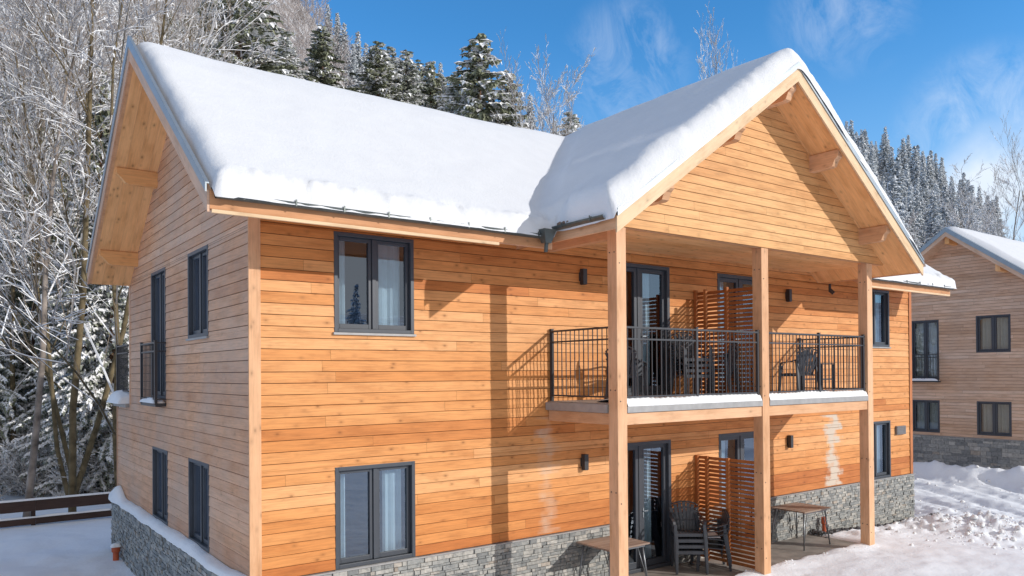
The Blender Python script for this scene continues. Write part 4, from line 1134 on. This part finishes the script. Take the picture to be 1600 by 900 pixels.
def bare(seed, H, lev=4, spread=.55, snow=.7, upw=.35, trunk_r=None, twigs=5, fork=.35, mtwig=1, min_r=.006, kids=(9, 6, 5, 4), splitn=1):
    rd = random.Random(seed); tr = MB(); cr_ = MB()
    TR = trunk_r or H*.011
    def grow(p, d, Ln, r, l):
        segs = [6, 5, 4, 3, 2][l]; pts = [p]; dirs = [d]
        for i in range(segs):
            wv = [.10, .20, .26, .3, .3][l]
            d = (d+Vector((rd.uniform(-1, 1), rd.uniform(-1, 1), rd.uniform(-.6, .8)))*wv+Vector((0, 0, upw*(.12 if l else .25)))).normalized()
            pts.append(pts[-1]+d*Ln/segs); dirs.append(d)
        r1 = r*(.35 if l else .25)
        rads = [max(min_r*.6, r+(r1-r)*i/segs) for i in range(segs+1)]
        tgt = tr if l == 0 else cr_
        tgt.tube(pts, rads, [8, 5, 4, 3, 3][l], cap=False, rnd=rd.random(), mi=0 if l < 2 else mtwig if l > 1 else 0)
        if snow and l > 0:
            for i in range(segs):
                a, b = pts[i], pts[i+1]; dv = (b-a).normalized()
                if abs(dv.z) > .90 or rd.random() > snow: continue
                ra, rb = rads[i]*1.15+.012, rads[i+1]*1.15+.010
                side = dv.cross(Vector((0, 0, 1))).normalized()
                u_ = Vector((0, 0, 1))
                a0, b0 = a+u_*rads[i]*.2, b+u_*rads[i+1]*.2
                ta, tb = a+u_*(rads[i]+ra*.95), b+u_*(rads[i+1]+rb*.95)
                rn = rd.random()
                quad(cr_, tuple(a0-side*ra), tuple(b0-side*rb), tuple(tb), tuple(ta), rn, 2)
                quad(cr_, tuple(ta), tuple(tb), tuple(b0+side*rb), tuple(a0+side*ra), rn, 2)
        if l >= lev: return
        nk = kids[l]
        for k in range(nk):
            s = (fork if l == 0 else .15)+(1-(fork if l == 0 else .15))*(k+rd.random())/nk
            s = min(s, .98); i = min(int(s*segs), segs-1); q = s*segs-i
            pp = pts[i].lerp(pts[i+1], q); dd_ = dirs[i+1]
            ax = Vector((rd.uniform(-1, 1), rd.uniform(-1, 1), rd.uniform(-.3, .3))); ax = (ax-dd_*ax.dot(dd_)).normalized()
            sp = spread*rd.uniform(.7, 1.3)
            nd = (dd_*math.cos(sp)+ax*math.sin(sp)).normalized()
            rr = (rads[i]*(1-q)+rads[i+1]*q)*([.36, .5, .55, .6][l])*rd.uniform(.75, 1.2)
            ll = Ln*([.46, .52, .5, .5][l])*rd.uniform(.65, 1.15)*(1.15-.6*s)
            grow(pp, nd, ll, max(rr, min_r), l+1)
    for k in range(splitn):
        d = Vector((rd.uniform(-.16, .16)*splitn**.5, rd.uniform(-.16, .16)*splitn**.5, 1)).normalized()
        grow(Vector((.2*k, .1*k, -.5)), d, H*(1 if k == 0 else rd.uniform(.75, .95)), TR*(1 if k == 0 else .75), 0)
    return tr, cr_
def azpos(u, dist):
    """ground point on the compass bearing of column u at a distance"""
    th = math.atan((u-800)/1210)
    return (CX+dist*(math.cos(th)*fw.x+math.sin(th)*rt.x), CY+dist*(math.cos(th)*fw.y+math.sin(th)*rt.y))
PROTO = {}
def proto(key, fn, mt, mc, far=False):
    tr, cr_ = fn()
    tm = tr.mesh('trunk', [mt], True); cmh = cr_.mesh('crown', mc, False)
    PROTO[key] = (tm, cmh)
def plant(key, name, x, y, scale, label, cat, group=None, rz=None, z=None, single=False, sxy=None):
    tm, cmh = PROTO[key]
    rz = random.random()*6.28 if rz is None else rz
    z = gz(x, y) if z is None else z
    sxy = sxy or scale
    if single:
        o = bpy.data.objects.new(name, cmh); C.objects.link(o)
        o.location = (x, y, z); o.rotation_euler = (0, 0, rz); o.scale = (sxy, sxy, scale)
        return tag(o, label, cat, group)
    t = empty(name, (x, y, z), rz, label=label, cat=cat, group=group); t.scale = (sxy, sxy, scale)
    for nm, me in (('trunk', tm), ('crown', cmh)):
        o = bpy.data.objects.new(nm, me); C.objects.link(o); o.parent = t
    return t
nearmats = [M['needle'], M['tsnow']]; nearmats2 = [M['needle2'], M['tsnow']]; farmats = [M['needle_hazed'], M['tsnowf']]
proto('s1', lambda: spruce(1, 20, 4.2, .36, .60, 17, .70), M['barksp'], nearmats2)
proto('s2', lambda: spruce(2, 20, 3.5, .36, .60, 16, .85), M['barksp'], nearmats)
proto('s3', lambda: spruce(3, 20, 3.8, .38, .60, 16, .62), M['barksp'], nearmats2)
proto('s4', lambda: spruce(4, 14, 3.2, .30, .46, 14, .95, base=.03), M['barksp'], nearmats)
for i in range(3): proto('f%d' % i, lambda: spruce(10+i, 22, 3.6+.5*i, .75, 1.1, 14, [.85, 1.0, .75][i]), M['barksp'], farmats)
bm = [M['bark'], M['twig'], M['tsnow']]; bmf = [M['twigf'], M['twigf'], M['tsnowf']]; bmb = [M['birchbark'], M['twig'], M['tsnow']]
proto('b1', lambda: bare(21, 19, 4, .50, .6, .5, .10, kids=(12, 8, 5, 4), fork=.28), M['bark'], bm)
proto('b2', lambda: bare(22, 17, 4, .65, .75, .2, .095, kids=(15, 8, 5, 4), fork=.15), M['bark'], bm)
proto('b3', lambda: bare(23, 18, 4, .36, .45, .7, .10, kids=(13, 7, 4, 3), fork=.3, splitn=3), M['bark'], bm)
proto('birch', lambda: bare(24, 20, 4, .48, .8, .3, .15, kids=(15, 8, 5, 4), fork=.35), M['birchbark'], bmb)
proto('shrub', lambda: bare(25, 3.2, 3, .8, 1.0, .1, .022, kids=(9, 6, 4, 3), fork=.05, splitn=5, min_r=.007), M['twig'], bm)
for i in range(2): proto('fb%d' % i, lambda: bare(30+i, 15, 3, .5, .35, .5, .16, kids=(10, 7, 4, 3), fork=.2, min_r=.035), M['twigf'], bmf)
def merged(key):   # far trees: trunk and crown as one mesh
    return key
# --- near, behind the fence
NT_ = [
 ('birch', 38, 24.5, .72, 'pale birch trunk nearest the left picture edge, behind the fence', 'birch_tree'),
 ('b1', 112, 25.0, 1.1, 'tall bare tree with olive brown trunk rising left of the gable', 'bare_tree'),
 ('b3', 102, 27.0, 1.0, 'multi stemmed bare tree just left of the tall olive brown one', 'bare_tree'),
 ('b2', 186, 25.5, .95, 'dark slim bare tree right beside the chalet left wall', 'bare_tree'),
 ('b2', 20, 31, 1.0, 'snow laden bare tree with arching branches behind the pale birch', 'bare_tree'),
 ('b2', 150, 30, 1.05, 'snow laden bare tree between the olive trunk and the chalet', 'bare_tree'),
]
for k, u, d, s, lab, nm in NT_:
    x, y = azpos(u, d); plant(k, nm, x, y, s, lab, 'tree')
SP = [('s3', 92, 34, .62, 'dark spruce directly behind the tall olive brown trunk'),
      ('s2', 132, 29.5, .55, 'short snowy spruce between the tall bare tree and the chalet'),
      ('s4', 176, 29, .7, 'bushy low spruce close beside the chalet left wall'),
      ('s3', 58, 33, .75, 'dark spruce with red brown trunk behind the fence, left of the tall bare tree'),
      ('s1', 158, 34, .80, 'dark snowy spruce low between the bare trunks beside the chalet wall'),
      ('s3', -20, 37, .85, 'snowy spruce at the left picture edge'),
      ('s2', 205, 40, .8, 'snowy spruce hidden partly by the left gable eave')]
for k, u, d, s, lab in SP:
    x, y = azpos(u, d); plant(k, 'spruce_tree', x, y, s, lab, 'tree')
# understorey
rr_ = random.Random(5)
for i in range(46):
    u = rr_.uniform(-70, 230); d = rr_.uniform(27.5, 42); x, y = azpos(u, d)
    plant('shrub', 'snowy_shrub', x, y, rr_.uniform(.5, 1.2), 'snow laden bare shrub in the thicket behind the fence', 'shrub', 'snowy shrubs behind the fence')
for i in range(34):
    u = rr_.uniform(-60, 215); d = rr_.uniform(31, 50); x, y = azpos(u, d)
    plant('s4', 'young_spruce', x, y, rr_.uniform(.35, .8), 'young snow covered spruce at the foot of the left slope', 'tree', 'young spruces at the foot of the left slope')
for i in range(12):
    u = rr_.uniform(-90, 330); d = rr_.uniform(46, 95); x, y = azpos(u, d)
    if 60 < u < 215 and d > 80: continue
    plant(rr_.choice(['b1', 'b2', 'b3']), 'bare_tree', x, y, rr_.uniform(.6, .95), 'bare snow dusted tree on the lower left slope', 'tree', 'bare trees on the lower left slope')
for i in range(26):
    u = rr_.uniform(-90, 300); d = rr_.uniform(55, 130); x, y = azpos(u, d)
    if 50 < u < 215 and d > 75: continue
    plant(rr_.choice(['s1', 's2', 's3']), 'spruce_tree', x, y, rr_.uniform(.55, .9), 'snowy spruce standing on the left slope', 'tree', 'spruces on the left slope')
# --- trees rising over the roof
def by_top(key, name, u, vtop, d, H0, label, wide=1.0, group=None, cat='tree', rz=None):
    x, y = azpos(u, d); z = gz(x, y); th = math.atan((u-800)/1210)
    H = CZ+(579-.007*(u-800)*-1-vtop)/1210*d*math.cos(th)-z
    s = H/H0
    plant(key, name, x, y, s, label, cat, group, sxy=s*wide*(2.0 if key[0] == 's' else 1), rz=rz)
for (k, u, v, d, lab, w) in [
    ('s1', 375, -75, 82, 'big dark spruce whose top leaves the picture above the left roof slope', 1.0),
    ('s2', 338, -50, 92, 'snowy spruce left of the big dark spruce above the roof', 1.0),
    ('s2', 448, 45, 100, 'small pointed spruce alone above the roof, right of the big dark spruce', 1.0),
    ('s3', 506, 30, 104, 'dark slender spruce second in the row above the roof ridge', .9),
    ('s1', 592, 57, 108, 'broad snowy spruce opening the dense row above the roof ridge', 1.0),
    ('s2', 612, 66, 118, 'spruce close right of the broad one opening the dense row', .9),
    ('s2', 637, 70, 110, 'snow white spruce in the middle of the dense row above the roof', .85),
    ('s1', 657, 88, 120, 'spruce right of the middle of the dense row above the roof', .8),
    ('s3', 676, 88, 116, 'narrow dark spruce near the end of the dense row above the roof', .8),
    ('s2', 692, 113, 118, 'short spruce next to the last of the dense row above the roof', .9),
    ('s2', 709, 110, 112, 'last spruce of the dense row, left of the tallest dark green spruce', .9),
    ('s1', 752, 46, 72, 'tallest dark green spruce standing against the sky above the roof', .82),
    ('s3', 796, 106, 74, 'lower spruce leaning on the right of the tallest dark green spruce', .8),
    ('s2', 724, 100, 76, 'snowy spruce partly behind the left of the tallest dark green spruce', .8),
    ('s2', 895, 172, 70, 'small spruce at the valley between the two roofs', .9)]:
    by_top(k, 'spruce_tree', u, v, d, 20 if k != 's4' else 14, lab, w)
for (k, u, v, d, lab, w) in [
    ('birch', 836, 165, 52, 'frosted bare tree against the sky right of the tallest spruce', .7),
    ('b3', 862, 190, 55, 'lower frosted bare tree beside the small valley spruce', .8),
    ('birch', 812, 190, 60, 'low frosted bare tree at the foot of the tallest spruce', .8),
    ('birch', 1140, 118, 38, 'bare birch with snow tufts showing over the porch roof ridge', .4),
    ('birch', 1104, 172, 42, 'lower bare birch twigs left of the tall one over the porch roof', .4),
    ('birch', 1590, 285, 58, 'large frosted birch at the right picture edge behind the other house', .8),
    ('b3', 1640, 290, 60, 'frosted bare tree cut by the right picture edge', .8),
    ('birch', 1556, 350, 54, 'smaller frosted bare tree left of the large one behind the other house', .9),
    ('b2', 1500, 335, 62, 'low bare tree behind the peak of the other house', 1.0),
    ('b2', 225, -40, 60, 'tall bare tree rising behind the peak of the left gable', .7),
    ('b3', 262, -35, 64, 'bare snowy tree right of the left gable peak', .8),
    ('b1', 300, -30, 66, 'second bare snowy tree right of the left gable peak', .7),
    ('b3', 245, 10, 58, 'shorter bare tree close behind the left gable peak', .8)]:
    by_top(k, 'bare_tree' if k != 'birch' else 'birch_tree', u, v, d, {'b1': 19, 'b2': 17, 'b3': 18, 'birch': 20}[k], lab, w)
# --- far woods
def far_obj(key, x, y, s, label, group, name='spruce_tree', w=1):
    tm, cmh = PROTO[key]
    o = bpy.data.objects.new(name, cmh); C.objects.link(o)
    o.location = (x, y, gz(x, y)-.3); o.rotation_euler = (0, 0, rr_.random()*6.28); o.scale = (s*w, s*w, s)
    tag(o, label, 'tree', group)
rr_ = random.Random(11)
n = 0
while n < 210:
    u = rr_.uniform(1255, 1560); d = rr_.uniform(150, 425)
    if rr_.random() > (d/425)**1.0: continue
    lim = np.interp(u, [1255, 1330, 1450, 1560], [1, 1, 1, .95])
    x, y = azpos(u, d)
    far_obj('f%d' % rr_.choice([0, 1, 2]), x, y, rr_.uniform(.42, 1.05), 'far snowy spruce on the wooded hill right of the porch gable', 'spruces on the far right hill', w=rr_.uniform(.8, 1.1)); n += 1
for i in range(60):
    u = rr_.uniform(1060, 1260); d = rr_.uniform(230, 400); x, y = azpos(u, d)
    far_obj('f%d' % rr_.choice([0, 1, 2]), x, y, rr_.uniform(.42, .9), 'far snowy spruce on the wooded hill right of the porch gable', 'spruces on the far right hill')
for i in range(60):
    u = rr_.uniform(1400, 1680); d = rr_.uniform(85, 260); x, y = azpos(u, d)
    far_obj('fb%d' % rr_.choice([0, 1]), x, y, rr_.uniform(.5, .8), 'bare greyish tree on the foot of the far right hill', 'bare trees on the foot of the far right hill', 'bare_tree')
# left ridge: bare grey wood with scattered spruces
for i in range(285):
    u = rr_.uniform(180, 640); d = rr_.uniform(125, 262); x, y = azpos(u, d)
    far_obj('fb%d' % rr_.choice([0, 1]), x, y, rr_.uniform(.55, .95), 'bare grey tree on the high slope above the main roof', 'bare trees on the high left slope', 'bare_tree')
for i in range(46):
    u = rr_.choice([rr_.uniform(-100, 60), rr_.uniform(215, 420), rr_.uniform(500, 900), rr_.uniform(500, 900)]); d = rr_.uniform(150, 262); x, y = azpos(u, d)
    far_obj('f%d' % rr_.choice([0, 1, 2]), x, y, rr_.uniform(.6, .95), 'distant spruce on the high slope above the main roof', 'distant spruces on the high left slope')
for u, v, d in ((515, -2, 235), (541, 28, 235), (562, 42, 235), (530, 12, 240), (575, 60, 230)):
    x, y = azpos(u, d); z = gz(x, y); H = CZ+(579-v)/1210*d*math.cos(math.atan((u-800)/1210))-z
    far_obj('f0', x, y, max(.4, H/22), 'distant spruce on the high slope above the main roof', 'distant spruces on the high left slope')

tm, cmh = PROTO['f0']
nv = len(cmh.vertices); cov = np.empty(nv*3); cmh.vertices.foreach_get('co', cov); cov = cov.reshape(-1, 3)
fl_ = [list(p.vertices) for p in cmh.polygons]; mi_ = [p.material_index for p in cmh.polygons]
mb = MB()
for i in range(34):
    d = rr_.uniform(60, 95); a = math.radians(rr_.uniform(-75, 75)); bx_, by_ = -fw.x, -fw.y
    x = CX+d*(bx_*math.cos(a)-by_*math.sin(a)); y = CY+d*(by_*math.cos(a)+bx_*math.sin(a))
    s_ = rr_.uniform(.4, .62); o0 = len(mb.v); z = gz(x, y)-.3
    mb.v.extend([(float(p[0]*s_+x), float(p[1]*s_+y), float(p[2]*s_+z)) for p in cov])
    for fc, m_ in zip(fl_, mi_): mb.f.append([v_+o0 for v_ in fc]); mb.uv.append([(0, 0)]*len(fc)); mb.r.append(.5); mb.m.append(m_)
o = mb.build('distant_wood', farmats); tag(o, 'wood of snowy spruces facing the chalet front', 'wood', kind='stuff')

# render settings
SC.view_settings.view_transform = 'Standard'; SC.view_settings.look = 'None'; SC.view_settings.exposure = 0
SC.render.engine = 'CYCLES'
SC.cycles.max_bounces = 6; SC.cycles.transparent_max_bounces = 8
SC.cycles.diffuse_bounces = 4
